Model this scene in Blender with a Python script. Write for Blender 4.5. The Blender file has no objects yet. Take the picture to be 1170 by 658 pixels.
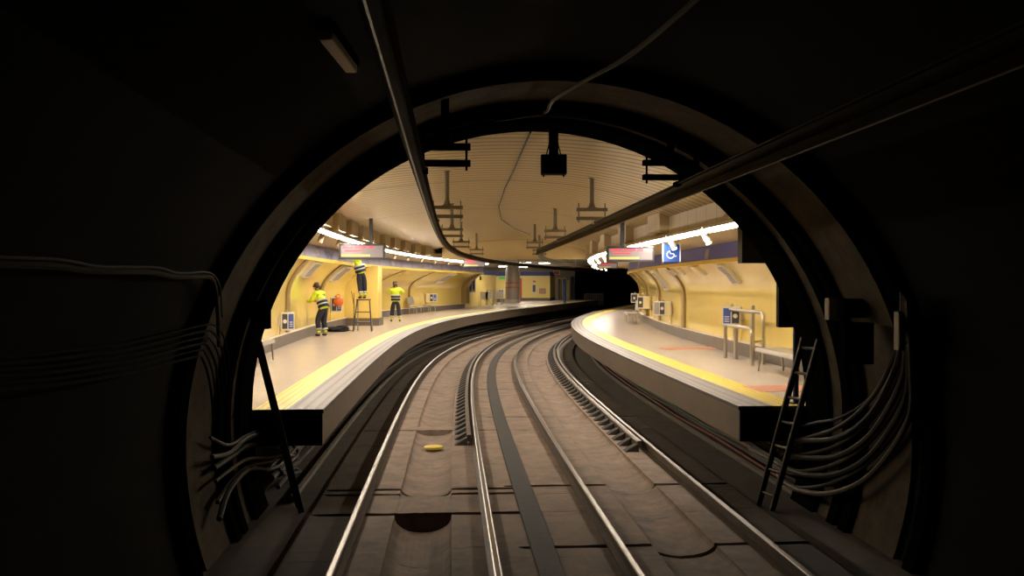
import bpy, bmesh, math, random
from mathutils import Vector, Matrix
random.seed(7)
S = bpy.context.scene
COL = S.collection
F, CX, YH = 1137.0, 585.0, 324.0
CAM, ZP = 2.53, 0.972                      # camera and platform heights above the rail head
# ------------------------------------------------------------------ track centre line
KS = [0, 12, 20, 28, 36, 44, 52, 60, 70, 80, 140]
KV = [-.00005, .00054, .00172, .00536, .00915, .00961, .00661, .00271, .00045, 0, 0]
DS = 0.1
def _lin(v, xs, ys):
    if v <= xs[0]: return ys[0]
    for i in range(len(xs) - 1):
        if v <= xs[i + 1]:
            t = (v - xs[i]) / (xs[i + 1] - xs[i]); return ys[i] * (1 - t) + ys[i + 1] * t
    return ys[-1]
TX, TY, TH = [1.0477], [0.0], [-0.0632]
for i in range(1, 1501):
    k = _lin((i - .5) * DS, KS, KV)
    TX.append(TX[-1] + math.sin(TH[-1]) * DS); TY.append(TY[-1] + math.cos(TH[-1]) * DS); TH.append(TH[-1] + k * DS)
def cen(s):
    if s <= 0: return TX[0] + math.sin(TH[0]) * s, math.cos(TH[0]) * s, TH[0]
    f = min(s / DS, 1499.0); i = int(f); t = f - i
    return TX[i] * (1 - t) + TX[i + 1] * t, TY[i] * (1 - t) + TY[i + 1] * t, TH[i] * (1 - t) + TH[i + 1] * t
def P(s, o, z):
    x, y, h = cen(s)
    return Vector((x + o * math.cos(h), y - o * math.sin(h), z))
def s_at(px, ofn, s0=13.0, s1=100.0):
    """distance along the line at which the offset ofn(s) is seen in the direction px"""
    t = (px - CX) / F; best = (9, s0); s = s0
    while s < s1:
        p = P(s, ofn(s) if callable(ofn) else ofn, 0); d = abs(p.x / p.y - t)
        if d < best[0]: best = (d, s)
        elif best[0] < .0015 and d > best[0] + .01: break
        s += .1
    return best[1]
def near_s(x, y):
    return min((math.hypot(TX[i] - x, TY[i] - y), i) for i in range(0, 1500, 2))[1] * DS
# ------------------------------------------------------------------ materials
def lin(c): return tuple((v / 12.92 if v <= .04045 else ((v + .055) / 1.055) ** 2.4) for v in c)
M = {}
def mat(name, col, rough=.5, metal=0, noise=0, nscale=6, bump=0, emit=None, est=0, coat=0, spec=None, aniso=None):
    m = bpy.data.materials.new(name); m.use_nodes = True
    nt = m.node_tree; b = nt.nodes['Principled BSDF']
    b.inputs['Base Color'].default_value = (*col, 1)
    b.inputs['Roughness'].default_value = rough; b.inputs['Metallic'].default_value = metal
    if coat: b.inputs['Coat Weight'].default_value = coat; b.inputs['Coat Roughness'].default_value = .08
    if spec is not None: b.inputs['Specular IOR Level'].default_value = spec
    if emit: b.inputs['Emission Color'].default_value = (*emit, 1); b.inputs['Emission Strength'].default_value = est
    if noise or bump:
        tc = nt.nodes.new('ShaderNodeTexCoord'); n = nt.nodes.new('ShaderNodeTexNoise')
        n.inputs['Scale'].default_value = nscale; n.inputs['Detail'].default_value = 8; n.inputs['Roughness'].default_value = .65
        nt.links.new(tc.outputs['Object'], n.inputs['Vector'])
        if noise:
            r = nt.nodes.new('ShaderNodeMapRange'); r.inputs[1].default_value = .3; r.inputs[2].default_value = .7
            r.inputs[3].default_value = 1 - noise; r.inputs[4].default_value = 1 + noise * .6
            nt.links.new(n.outputs['Fac'], r.inputs[0])
            mx = nt.nodes.new('ShaderNodeVectorMath'); mx.operation = 'SCALE'; mx.inputs[0].default_value = col
            nt.links.new(r.outputs[0], mx.inputs['Scale']); nt.links.new(mx.outputs[0], b.inputs['Base Color'])
        if bump:
            bp = nt.nodes.new('ShaderNodeBump'); bp.inputs['Strength'].default_value = bump; bp.inputs['Distance'].default_value = .02
            nt.links.new(n.outputs['Fac'], bp.inputs['Height']); nt.links.new(bp.outputs[0], b.inputs['Normal'])
    M[name] = m; return m
def lines(name, axis, period, width, linecol, bump=.4, soft=.25):
    """gaps at a regular period along the u (0) or v (1) of the sweep, added to an existing material"""
    m = M[name]; nt = m.node_tree; b = nt.nodes['Principled BSDF']
    uv = nt.nodes.new('ShaderNodeUVMap'); sp = nt.nodes.new('ShaderNodeSeparateXYZ'); nt.links.new(uv.outputs[0], sp.inputs[0])
    d = nt.nodes.new('ShaderNodeMath'); d.operation = 'DIVIDE'; d.inputs[1].default_value = period; nt.links.new(sp.outputs[axis], d.inputs[0])
    fr = nt.nodes.new('ShaderNodeMath'); fr.operation = 'FRACT'; nt.links.new(d.outputs[0], fr.inputs[0])
    su = nt.nodes.new('ShaderNodeMath'); su.operation = 'SUBTRACT'; su.inputs[1].default_value = .5; nt.links.new(fr.outputs[0], su.inputs[0])
    ab = nt.nodes.new('ShaderNodeMath'); ab.operation = 'ABSOLUTE'; nt.links.new(su.outputs[0], ab.inputs[0])
    r = nt.nodes.new('ShaderNodeMapRange'); w = width / period / 2
    r.inputs[1].default_value = w * (1 - soft); r.inputs[2].default_value = w * (1 + soft); nt.links.new(ab.outputs[0], r.inputs[0])
    mx = nt.nodes.new('ShaderNodeMix'); mx.data_type = 'RGBA'
    nt.links.new(r.outputs[0], mx.inputs['Factor']); mx.inputs[6].default_value = (*linecol, 1)
    src = b.inputs['Base Color']
    if src.is_linked: nt.links.new(src.links[0].from_socket, mx.inputs[7])
    else: mx.inputs[7].default_value = src.default_value
    nt.links.new(mx.outputs[2], src)
    if bump:
        bp = nt.nodes.new('ShaderNodeBump'); bp.inputs['Strength'].default_value = bump; bp.inputs['Distance'].default_value = .01
        nt.links.new(r.outputs[0], bp.inputs['Height'])
        if b.inputs['Normal'].is_linked: nt.links.new(b.inputs['Normal'].links[0].from_socket, bp.inputs['Normal'])
        nt.links.new(bp.outputs[0], b.inputs['Normal'])
LAMP = (1.0, .90, .75)
mat('concrete_bed', (.215, .152, .112), .85, noise=.42, nscale=3.2, bump=.35)
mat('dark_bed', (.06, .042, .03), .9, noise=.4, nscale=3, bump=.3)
mat('groove', (.012, .01, .008), .9)
mat('rail_rust', (.07, .048, .036), .6, .4, noise=.3, nscale=9)
mat('rail_head', (.24, .215, .19), .34, 1)
mat('guard', (.13, .10, .085), .45, .7)
mat('bracket', (.03, .023, .018), .7, .3)
mat('cover', (.026, .024, .023), .8, noise=.25, nscale=14); lines('cover', 0, .25, .012, (.012, .011, .01), .5)
mat('tile_floor', (.57, .49, .44), .22, noise=.06, nscale=1.5, spec=.4); lines('tile_floor', 0, .6, .006, (.46, .385, .325), .1); lines('tile_floor', 1, .6, .006, (.46, .385, .325), .1)
mat('edge_grey', (.21, .17, .155), .5, noise=.12, nscale=4); lines('edge_grey', 1, .15, .05, (.10, .08, .07), .4)
mat('tactile', (.84, .63, .06), .45, noise=.06, nscale=4); lines('tactile', 1, .1, .022, (.63, .43, .05), .6)
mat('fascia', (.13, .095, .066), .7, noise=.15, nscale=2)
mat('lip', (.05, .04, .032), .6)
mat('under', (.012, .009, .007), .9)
mat('yellow', (.85, .65, .19), .16, noise=.03, nscale=2, coat=.35); lines('yellow', 0, 1.25, .006, (.50, .35, .09), .1)
mat('yellow_flat', (.85, .66, .20), .3, noise=.03)
mat('yellow_trim', (.90, .66, .012), .4)
mat('plinth', (.15, .12, .10), .5, noise=.2, nscale=3)
mat('coping', (.62, .53, .42), .4)
mat('blue_band', (.12, .15, .70), .5, noise=.1, nscale=1.2)
mat('lavender_band', (.29, .275, .48), .5, noise=.1, nscale=1.2); lines('lavender_band', 0, 2.2, .5, (.22, .20, .35), 0, .5)
mat('band_patch', (.42, .40, .48), .4)
mat('band_blue', (.025, .04, .22), .4)
mat('ceil', (.45, .335, .15), .36, noise=.07, nscale=.9); lines('ceil', 0, .36, .10, (.15, .10, .035), 1.0, .6)
mat('ceil_seam', (.10, .075, .045), .6)
mat('soffit', (.52, .41, .26), .4); lines('soffit', 1, .12, .02, (.28, .21, .12), .6, .5)
mat('ductbox', (.48, .38, .24), .4); lines('ductbox', 0, .7, .02, (.14, .10, .06), .3)
mat('gable', (.40, .28, .11), .45, noise=.05, nscale=1)
mat('grey_ceiling', (.42, .39, .34), .6)
mat('housing', (.30, .25, .18), .5)
mat('white_metal', (.78, .74, .66), .35)
mat('beige_metal', (.50, .42, .30), .4)
mat('tube_glow', (.9, .9, .9), .5, emit=LAMP, est=100)
mat('lens_glow', (.9, .9, .9), .5, emit=LAMP, est=14)
mat('hall_glow', (.9, .9, .9), .5, emit=(1, .9, .75), est=75)
mat('tunnel', (.005, .0038, .0028), .95, spec=.1, noise=.55, nscale=2.6, bump=.5)  # lining colour darkened to stand for its unlit stretch
mat('tunnel_lit', (.068, .05, .032), .9, spec=.2, noise=.5, nscale=3.5, bump=.4)  # same lining, with the grazing station light put into the colour
mat('black_steel', (.003, .003, .003), .95, spec=0)
mat('black', (.004, .004, .005), .7, spec=.1)
mat('dark_brown', (.05, .038, .026), .7)
mat('bronze', (.04, .03, .02), .55, .3)
mat('catenary', (.055, .041, .023), .8, spec=.06)
mat('hanger', (.13, .095, .055), .5, .4)
mat('steel', (.55, .51, .45), .28, .9)
mat('steel_dull', (.42, .38, .32), .4, .7)
mat('seat_metal', (.46, .43, .38), .4, .5)
mat('display_frame', (.02, .018, .02), .4)
mat('display', (.15, .125, .125), .6, emit=(1, .82, .78), est=.16)
mat('display_red', (.6, .05, .08), .4, emit=(1, .08, .12), est=.5)
mat('display_yellow', (.7, .6, .1), .4, emit=(1, .8, .15), est=.35)
mat('sign_blue', (.03, .10, .50), .35, emit=(.03, .12, .7), est=.12)
mat('sign_white', (.85, .85, .85), .4, emit=(1, 1, 1), est=.15)
mat('panel_white', (.74, .70, .62), .4)
mat('panel_black', (.05, .045, .045), .35)
mat('panel_blue', (.05, .09, .33), .4)
mat('panel_cream', (.75, .62, .30), .4)
mat('vent_grey', (.36, .33, .32), .5); lines('vent_grey', 1, .06, .02, (.2, .18, .17), .4)
mat('post_blue', (.012, .02, .10), .4)
mat('red', (.55, .10, .05), .5)
mat('red_tape', (.60, .25, .17), .45)
mat('orange', (.75, .16, .03), .5)
mat('disc', (.62, .45, .03), .5)
mat('column', (.36, .30, .24), .4, noise=.08); 
mat('column_base', (.55, .50, .42), .4)
mat('door_grey', (.13, .12, .10), .5)
mat('taupe', (.32, .26, .20), .5)
mat('green_sign', (.08, .45, .12), .5, emit=(.1, .6, .1), est=.2)
mat('skin', (.42, .22, .14), .6)
mat('hivis', (.62, .78, .02), .6)
mat('navy', (.012, .013, .026), .8)
mat('reflective', (.48, .48, .46), .4)
mat('boot', (.02, .02, .02), .6)
mat('hair', (.05, .022, .015), .7)
mat('cable_black', (.010, .008, .007), .7)
mat('cable_brown', (.03, .022, .014), .7)
mat('cable_tan', (.065, .048, .03), .65)
mat('cable_pipe', (.045, .031, .015), .8, spec=.2)
mat('cable_dim', (.006, .005, .004), .9, spec=.1)
mat('cable_red', (.13, .02, .015), .55)
mat('cable_green', (.025, .055, .025), .55)
mat('tan_box', (.26, .20, .10), .6)
mat('lamp_tan', (.75, .58, .38), .5)
mat('cloth_black', (.012, .012, .014), .9, bump=.3, nscale=20)
mat('rib', (.27, .175, .05), .4)  # yellow rib painted brown to carry the shade on its side and top
mat('far_dark', (.012, .010, .009), .9)  # near-black colour stands for the unlit void beyond the station
mat('fence', (.20, .17, .14), .5)
mat('window_dark', (.06, .05, .07), .12)
# ------------------------------------------------------------------ mesh builder
def tag(o, label=None, cat=None, group=None, kind=None):
    if label: o['label'] = label
    if cat: o['category'] = cat
    if group: o['group'] = group
    if kind: o['kind'] = kind
    return o
def empty(name, loc, label, cat, group=None):
    o = bpy.data.objects.new(name, None); COL.objects.link(o); o.location = loc; o.empty_display_size = .1
    return tag(o, label, cat, group)
def root_loc(o):
    while o.parent: o = o.parent
    return o.location.copy()
class MB:
    def __init__(self): self.v, self.f, self.uv, self.mi, self.cur = [], [], [], [], 0
    def add(self, vs, fs, uvs=None):
        n = len(self.v); self.v += [Vector(a) for a in vs]
        self.uv += uvs if uvs else [(0, 0)] * len(vs)
        self.f += [tuple(i + n for i in f) for f in fs]; self.mi += [self.cur] * len(fs); return self
    def sweep(self, prof, svals, closed=False, cap=True):
        """prof: [(o, z)...] or function of s giving the same number of points"""
        vs, uvs, fs = [], [], []
        for s in svals:
            pr = prof(s) if callable(prof) else prof; L = 0
            if closed: pr = pr + [pr[0]]
            for j, (o, z) in enumerate(pr):
                if j: L += math.hypot(o - pr[j-1][0], z - pr[j-1][1])
                vs.append(P(s, o, z)); uvs.append((s, L))
        n = len(pr)
        for i in range(len(svals) - 1):
            for j in range(n - 1):
                a = i * n + j; fs.append((a, a + 1, a + n + 1, a + n))
        if closed and cap:
            fs.append(tuple(range(n - 1))); e = (len(svals) - 1) * n; fs.append(tuple(e + k for k in reversed(range(n - 1))))
        return self.add(vs, fs, uvs)
    def hexa(self, c):                                   # 8 corners: bottom ring, top ring
        return self.add(c, [(3, 2, 1, 0), (4, 5, 6, 7), (0, 1, 5, 4), (1, 2, 6, 5), (2, 3, 7, 6), (3, 0, 4, 7)])
    def box(self, c, sx, sy, sz, rot=0, tilt=None):
        c = Vector(c); R = Matrix.Rotation(rot, 3, 'Z')
        if tilt is not None: R = R @ tilt
        q = [(-1, -1, -1), (1, -1, -1), (1, 1, -1), (-1, 1, -1), (-1, -1, 1), (1, -1, 1), (1, 1, 1), (-1, 1, 1)]
        return self.hexa([c + R @ Vector((a * sx / 2, b * sy / 2, d * sz / 2)) for a, b, d in q])
    def sbox(self, s0, s1, o0, o1, z0, z1, n=None):      # box that follows the line
        n = n or max(2, int(abs(s1 - s0) / 1.0) + 1)
        sv = [s0 + (s1 - s0) * i / (n - 1) for i in range(n)]
        return self.sweep([(o0, z0), (o1, z0), (o1, z1), (o0, z1)], sv, True)
    def tube(self, pts, r, n=8, cap=True):
        pts = [Vector(p) for p in pts]; rs = r if isinstance(r, (list, tuple)) else [r] * len(pts)
        vs, uvs, fs = [], [], []; up = None
        for i, p in enumerate(pts):
            t = (pts[min(i + 1, len(pts) - 1)] - pts[max(i - 1, 0)]).normalized()
            if up is None: up = t.orthogonal().normalized()
            up = (up - t * up.dot(t)).normalized(); b = t.cross(up)
            for k in range(n):
                a = 2 * math.pi * k / n; vs.append(p + (up * math.cos(a) + b * math.sin(a)) * rs[i]); uvs.append((i, k))
        for i in range(len(pts) - 1):
            for k in range(n):
                a, b2 = i * n + k, i * n + (k + 1) % n; fs.append((a, b2, b2 + n, a + n))
        if cap: fs.append(tuple(reversed(range(n)))); e = (len(pts) - 1) * n; fs.append(tuple(e + k for k in range(n)))
        return self.add(vs, fs, uvs)
    def bar(self, a, b, w, h, up=(0, 0, 1)):             # rectangular bar between two points
        a, b = Vector(a), Vector(b); t = (b - a).normalized(); u = Vector(up); u = (u - t * u.dot(t)).normalized(); sd = t.cross(u)
        c = []
        for e in (-1, 1):
            for p, q in ((a, -1), (a, 1), (b, 1), (b, -1)): c.append(p + sd * (w / 2 * q) + u * (h / 2 * e))
        return self.hexa(c)
    def build(self, name, m, parent=None, smooth=False, bevel=0):
        ms = m if isinstance(m, (list, tuple)) else [m]
        base = root_loc(parent) if parent else Vector((0, 0, 0))
        me = bpy.data.meshes.new(name); me.from_pydata([v - base for v in self.v], [], self.f)
        for x in ms: me.materials.append(M[x])
        ul = me.uv_layers.new(name='UVMap')
        for p in me.polygons:
            p.material_index = self.mi[p.index]; p.use_smooth = smooth
            for li in p.loop_indices: ul.data[li].uv = self.uv[me.loops[li].vertex_index]
        bm = bmesh.new(); bm.from_mesh(me); bmesh.ops.recalc_face_normals(bm, faces=bm.faces); bm.to_mesh(me); bm.free()
        if smooth: me.set_sharp_from_angle(angle=math.radians(40))
        o = bpy.data.objects.new(name, me); COL.objects.link(o)
        if parent: o.parent = parent
        if bevel:
            b = o.modifiers.new('Bevel', 'BEVEL'); b.width = bevel; b.segments = 2; b.limit_method = 'ANGLE'
        return o
def frange(a, b, d):
    n = max(2, int(round((b - a) / d)) + 1); return [a + (b - a) * i / (n - 1) for i in range(n)]
def arc_s(pts, r=.1, n=5):
    """rounds the corners of a polyline"""
    pts = [Vector(p) for p in pts]; out = [pts[0]]
    for i in range(1, len(pts) - 1):
        a, b, c = pts[i - 1], pts[i], pts[i + 1]
        p, q = b + (a - b).normalized() * min(r, (a - b).length * .45), b + (c - b).normalized() * min(r, (c - b).length * .45)
        for k in range(n + 1):
            t = k / n; out.append(p * (1 - t) ** 2 + b * 2 * t * (1 - t) + q * t * t)
    return out + [pts[-1]]
def st(o): return tag(o, kind='structure')
def hd(s): return -cen(s)[2]                              # z rotation that follows the line
# ------------------------------------------------------------------ TRACK BED (floor)
TC, GH = 1.356, .735
ZB = -.15                                                 # slab top
WCH = .33
def chan_depth(s, side):
    if side < 0:
        if 11.7 <= s < 12.65 or 18.3 <= s < 18.75: return 0.0
        base = 11.7
    else: base = 9.75
    t = ((s - base) / 3.4) % 1.0
    return (.20 if s < 11.7 else .095 + .04 * (1 - t)) if side < 0 else .085 + .05 * (1 - t)
GRO = {-1: [(11.62, 11.72), (12.72, 12.80), (13.02, 13.1), (18.25, 18.31), (25.3, 25.36), (33, 33.07), (40, 40.08), (47, 47.1)],
        1: [(10.1, 10.18), (13.16, 13.24), (20.0, 20.05), (27, 27.06), (34, 34.07), (41, 41.1)]}
svals = set(round(v, 3) for v in frange(-4, 100, .5))
for sd in (-1, 1):
    base = 11.7 if sd < 0 else 9.75
    for k in range(-3, 14):
        v = base + 3.4 * k; svals |= {round(v - .012, 3), round(v + .012, 3)}
    for a, b in GRO[sd]: svals |= {round(a, 3), round(b, 3), round(a - .015, 3), round(b + .015, 3)}
svals |= {12.64, 12.66, 18.29, 18.74, 18.76}
svals = sorted(svals)
ovals = [-2.62, -2.2]
def chan_o(c): return [c + WCH * math.sin(math.radians(a)) for a in range(-90, 91, 12)]
ovals = [-2.66, -2.3, -TC - GH - .09, -TC - GH + .09, -TC - .42] + chan_o(-TC) + [-TC + .42, -TC + GH - .09, -TC + GH + .09, -.35, -.02, .3, TC - GH - .09, TC - GH + .09, TC - .42] + chan_o(TC) + [TC + .42, TC + GH - .09, TC + GH + .09, 2.3, 2.66]
def bed_z(s, o):
    sd = -1 if o < -.02 else 1
    x = (o - sd * TC) / WCH; z = ZB
    if abs(x) < 1: z -= chan_depth(s, sd) * math.sqrt(max(0, 1 - x * x)) ** .9
    for a, b in GRO[sd]:
        if a - .001 <= s <= b + .001 and abs(o - sd * TC) < (1.25 if sd < 0 else 1.4) : z = min(z, ZB - .11) if abs(x) >= 1 else z - .05
    return z + random.uniform(-.004, .004)
mb = MB(); n = len(ovals)
vs, uvs = [], []
for s in svals:
    for o in ovals: vs.append(P(s, o, bed_z(s, o))); uvs.append((s, o))
fs = [(i * n + j, i * n + j + 1, (i + 1) * n + j + 1, (i + 1) * n + j) for i in range(len(svals) - 1) for j in range(n - 1)]
mb.add(vs, fs, uvs)
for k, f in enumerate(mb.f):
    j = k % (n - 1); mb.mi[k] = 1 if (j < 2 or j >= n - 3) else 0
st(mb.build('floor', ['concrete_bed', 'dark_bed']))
mb = MB()                                                  # lower walkway slabs beside the tracks
for sg in (-1, 1):
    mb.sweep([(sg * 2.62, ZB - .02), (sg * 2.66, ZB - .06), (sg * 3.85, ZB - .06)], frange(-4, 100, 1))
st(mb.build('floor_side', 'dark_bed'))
# dark gaps cast between slabs in the outer strips
# ------------------------------------------------------------------ RAILS
def ipro(o, w=.066, foot=.13):
    return [(o - foot / 2, ZB), (o + foot / 2, ZB), (o + foot / 2, ZB + .015), (o + .01, ZB + .03), (o + .01, -.035), (o + w / 2, -.028), (o + w / 2, -.006), (o + w / 2 - .012, 0), (o - w / 2 + .012, 0), (o - w / 2, -.006), (o - w / 2, -.028), (o - .01, -.035), (o - .01, ZB + .03), (o - foot / 2, ZB + .015)]
RL = [(-TC - GH, 'outer rail of the left track, beside the left platform'), (-TC + GH, 'just left of the dark cable cover'), (TC - GH, 'just right of the dark cable cover'), (TC + GH, 'outer rail of the right track, beside the right platform')]
for o, lab in RL:
    mb = MB(); mb.sweep(ipro(o), frange(-4, 110, .5), True)
    for k, f in enumerate(mb.f):
        if k < len(mb.f) - 2 and 6 <= k % 14 <= 8: mb.mi[k] = 1
    tag(mb.build('running_rail', ['rail_rust', 'rail_head']), 'long curving polished steel rail, ' + lab, 'rail')
for o, s0, lab in ((-TC + GH - .13, 16.6, 'brown guard rail on dark brackets inside the left track'), (TC + GH - .13, 15.8, 'brown guard rail on dark brackets inside the right track')):
    r = empty('guard_rail', P(s0, o, ZB), lab, 'rail')
    mb = MB(); mb.sweep([(o - .035, -.09), (o + .035, -.09), (o + .035, .02), (o - .02, .02), (o - .035, .0)], frange(s0, 80, .5), True); mb.build('rail_bar', 'guard', r)
    s = s0 + .05
    for k in range(70):
        b = MB(); b.hexa([P(s - .12, o - .24, ZB), P(s - .12, o - .02, ZB), P(s + .12, o - .02, ZB), P(s + .12, o - .24, ZB), P(s - .09, o - .18, ZB + .05), P(s - .09, o - .02, ZB + .13), P(s + .09, o - .02, ZB + .13), P(s + .09, o - .18, ZB + .05)])
        b.build('support_bracket', 'bracket', r); s += .6
mb = MB(); mb.sweep([(-.23, ZB), (.02, ZB), (.01, ZB + .022), (-.22, ZB + .022)], frange(-4, 80, .5), True)
tag(mb.build('cable_cover', 'cover'), 'dark strip of cable cover running between the two tracks', 'cable cover')
c = P(16.75, -TC + .02, ZB - .09)
r = MB(); pts = []
for k in range(24):
    a = 2 * math.pi * k / 24; pts.append((c.x + .16 * math.cos(a), c.y + .16 * math.sin(a)))
ring = [(x, y, ZB - .075) for x, y in pts] + [(x, y, ZB - .045) for x, y in pts] + [(c.x + (x - c.x) * .86, c.y + (y - c.y) * .86, ZB - .035) for x, y in pts]
fs = [tuple(range(23, -1, -1)), tuple(48 + k for k in range(24))]
for L in (0, 24):
    for k in range(24): fs.append((L + k, L + (k + 1) % 24, L + 24 + (k + 1) % 24, L + 24 + k))
r.add(ring, fs); tag(r.build('track_marker', 'disc'), 'small yellow disc lying in the left track trough', 'marker')
# ------------------------------------------------------------------ PLATFORMS
EO = 2.62
def platform(sg, s0, s1, back, lab):
    sv = frange(s0, s1, .8); ud = 1.08 if sg > 0 else .85
    def pl(a, b, z0, z1, name, m, par=None):
        q = MB(); q.sweep((lambda s: [(sg * a, z0), (sg * (b(s) if callable(b) else b), z0), (sg * (b(s) if callable(b) else b), z1), (sg * a, z1)]), sv, True)
        return q.build(name, m, par)
    q = MB(); q.sweep(lambda s: [(sg * (EO + .84), ZP), (sg * (back(s)), ZP), (sg * back(s), ZP - .14), (sg * (EO + .84), ZP - .14)], sv, True)
    r = st(q.build('platform', 'tile_floor'))
    for (a, b, m, nm) in ((EO, EO + .44, 'edge_grey', 'edge_strip'), (EO + .44, EO + .84, 'tactile', 'tactile_strip')):
        q = MB(); q.sweep([(sg * a, ZP + .003), (sg * b, ZP + .003), (sg * b, ZP - .06), (sg * a, ZP - .06)], sv, True); q.build(nm, m, r)
    q = MB(); q.sweep([(sg * (EO - .01), ZP - .0), (sg * (EO + .02), ZP - .0), (sg * (EO + .02), ZP - .05), (sg * (EO - .01), ZP - .05)], sv, True); q.build('nosing', 'lip', r)
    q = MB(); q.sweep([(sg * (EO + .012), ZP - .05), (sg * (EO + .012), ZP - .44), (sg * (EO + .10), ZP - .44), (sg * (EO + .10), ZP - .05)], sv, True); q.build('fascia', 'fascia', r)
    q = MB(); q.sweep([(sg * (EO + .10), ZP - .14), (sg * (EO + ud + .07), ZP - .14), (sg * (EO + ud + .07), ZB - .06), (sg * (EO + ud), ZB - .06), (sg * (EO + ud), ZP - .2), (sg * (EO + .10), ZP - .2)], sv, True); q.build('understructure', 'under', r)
    return r
PL = platform(-1, 12.5, 96, lambda s: 7.6 if s < 60 else (7.6 + min(6.5, (s - 60) * 1.2)), 'left')
PR = platform(1, 12.5, 78, lambda s: 6.2, 'right')
mb = MB(); mb.hexa([P(12.5, -EO, ZP - .05), P(12.5, -5.5, ZP - .05), P(12.58, -5.5, ZP - .05), P(12.58, -EO, ZP - .05)] + [P(12.5, -EO, ZP - .002), P(12.5, -5.5, ZP - .002), P(12.58, -5.5, ZP - .002), P(12.58, -EO, ZP - .002)])
for sg in (-1, 1): mb.sbox(12.46, 12.5, sg * EO, sg * 5.6, ZP - .44, ZP - .05)
mb.build('end_face', 'black', PL)
# red floor tapes on the right platform
for (px, py, w) in ((790, 398, 1.9), (893, 444, 1.2)):
    z = (CAM - ZP) * F / (py - YH); x = (px - CX) / F * z; s = near_s(x, z); x0, y0, h = cen(s); o = (x - x0) * math.cos(h) - (z - y0) * math.sin(h)
    q = MB(); q.add([P(s - .5, o - w * .38, ZP + .006), P(s - .3, o + w * .4, ZP + .006), P(s + .5, o + w * .35, ZP + .006), P(s + .3, o - w * .42, ZP + .006)], [(0, 1, 2, 3)]); q.build('floor_tape', 'red_tape', PR)
# ------------------------------------------------------------------ WALLS
def WL(s): return -5.3 - .035 * (s - 23) if s < 37 else -6.45
def WLT(s): return -4.85 if s < 45 else -4.85 - .02 * (s - 45)
def WR(s): return _lin(s, [12, 22, 38, 50, 60], [5.2, 5.25, 5.6, 5.45, 5.4])
def WRT(s): return WR(s) - .55
HL, HR = ZP + 2.19, ZP + 2.02
def wprof(B, T, H, z0=ZP + .31, zc=ZP + 1.2, n=14):
    pr = [(B, z0), (B, (z0 + zc) / 2), (B, zc)]
    for i in range(1, n + 1):
        t = i / n; pr.append((B + (T - B) * (t ** 2.1), zc + (H - zc) * t))
    return pr
def wall(name, ss, Bf, Tf, H):
    q = MB(); q.sweep(lambda s: wprof(Bf(s), Tf(s), H), ss); return st(q.build(name, 'yellow', smooth=True))
wall('wall_left', frange(12.5, 36.7, .8), WL, WLT, HL)
wall('wall_left_recess', frange(37.3, 62, .8), WL, WLT, HL)
wall('wall_right', frange(12.5, 76, .8), WR, WRT, HR)
def strip(name, m, prof, ss, closed=True):
    q = MB(); q.sweep(prof, ss, closed); return st(q.build(name, m))
LS, RS = frange(12.5, 62, .8), frange(12.5, 76, .8)
for sg, f, ss, nm in ((-1, WL, frange(12.5, 36.7, .8), 'baseboard_left'), (-1, WL, frange(37.3, 62, .8), 'baseboard_left_recess'), (1, WR, RS, 'baseboard_right')):
    b = strip(nm, 'plinth', lambda s: [(f(s) - sg * .06, ZP - .01), (f(s) + sg * .1, ZP - .01), (f(s) + sg * .1, ZP + .28), (f(s) - sg * .06, ZP + .28)], ss)
    q = MB(); q.sweep(lambda s: [(f(s) - sg * .075, ZP + .28), (f(s) + sg * .1, ZP + .28), (f(s) + sg * .1, ZP + .315), (f(s) - sg * .03, ZP + .315)], ss, True); q.build('coping', 'coping', b)
for sg, T, H, ss, m, nm, bh in ((-1, WLT, HL, LS, 'lavender_band', 'trim_1', .40), (1, WRT, HR, RS, 'blue_band', 'trim_2', .40)):
    b = strip(nm, m, lambda s: [(T(s) - sg * .01, H + .06), (T(s) + sg * .08, H + .06), (T(s) + sg * .08, H + bh), (T(s) + sg * .03, H + bh)], ss)
    q = MB(); q.sweep(lambda s: [(T(s) - sg * .04, H - .02), (T(s) + sg * .08, H - .02), (T(s) + sg * .08, H + .07), (T(s) - sg * .04, H + .07)], ss, True); q.build('yellow_edge', 'yellow_trim', b)
    if sg > 0:
        for a, w in ((15.6, 3.0), (22.3, .35), (28.5, .5), (36, .6)):
            q = MB(); q.sweep(lambda s: [(T(s) - .013, H + .10), (T(s) + .022, H + bh - .07)], frange(a, a + w, .5)); q.build('light_panel', 'band_patch', b)
    else:
        q = MB()
        for da in (0, .5):
            a = s_at(373, -4.84) + da - .3
            q.add([P(a, T(a) + .014, H + .34), P(a + .25, T(a) + .014, H + .34), P(a + .62, T(a) + .014, H + .1), P(a + .4, T(a) + .014, H + .1)], [(0, 1, 2, 3)])
            q.add([P(a + .45, T(a) + .012, H + .1), P(a + .62, T(a) + .012, H + .1), P(a + 1.0, T(a) + .012, H + .34), P(a + .85, T(a) + .012, H + .34)], [(0, 1, 2, 3)])
        q.build('emblem', 'band_blue', b)
        for a in (s_at(362, -4.84), 33.5, 41, 49):
            q = MB(); q.sweep(lambda s: [(T(s) + .014, H + .14), (T(s) - .018, H + .3)], frange(a, a + .5, .25)); q.build('light_panel', 'band_patch', b)
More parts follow.
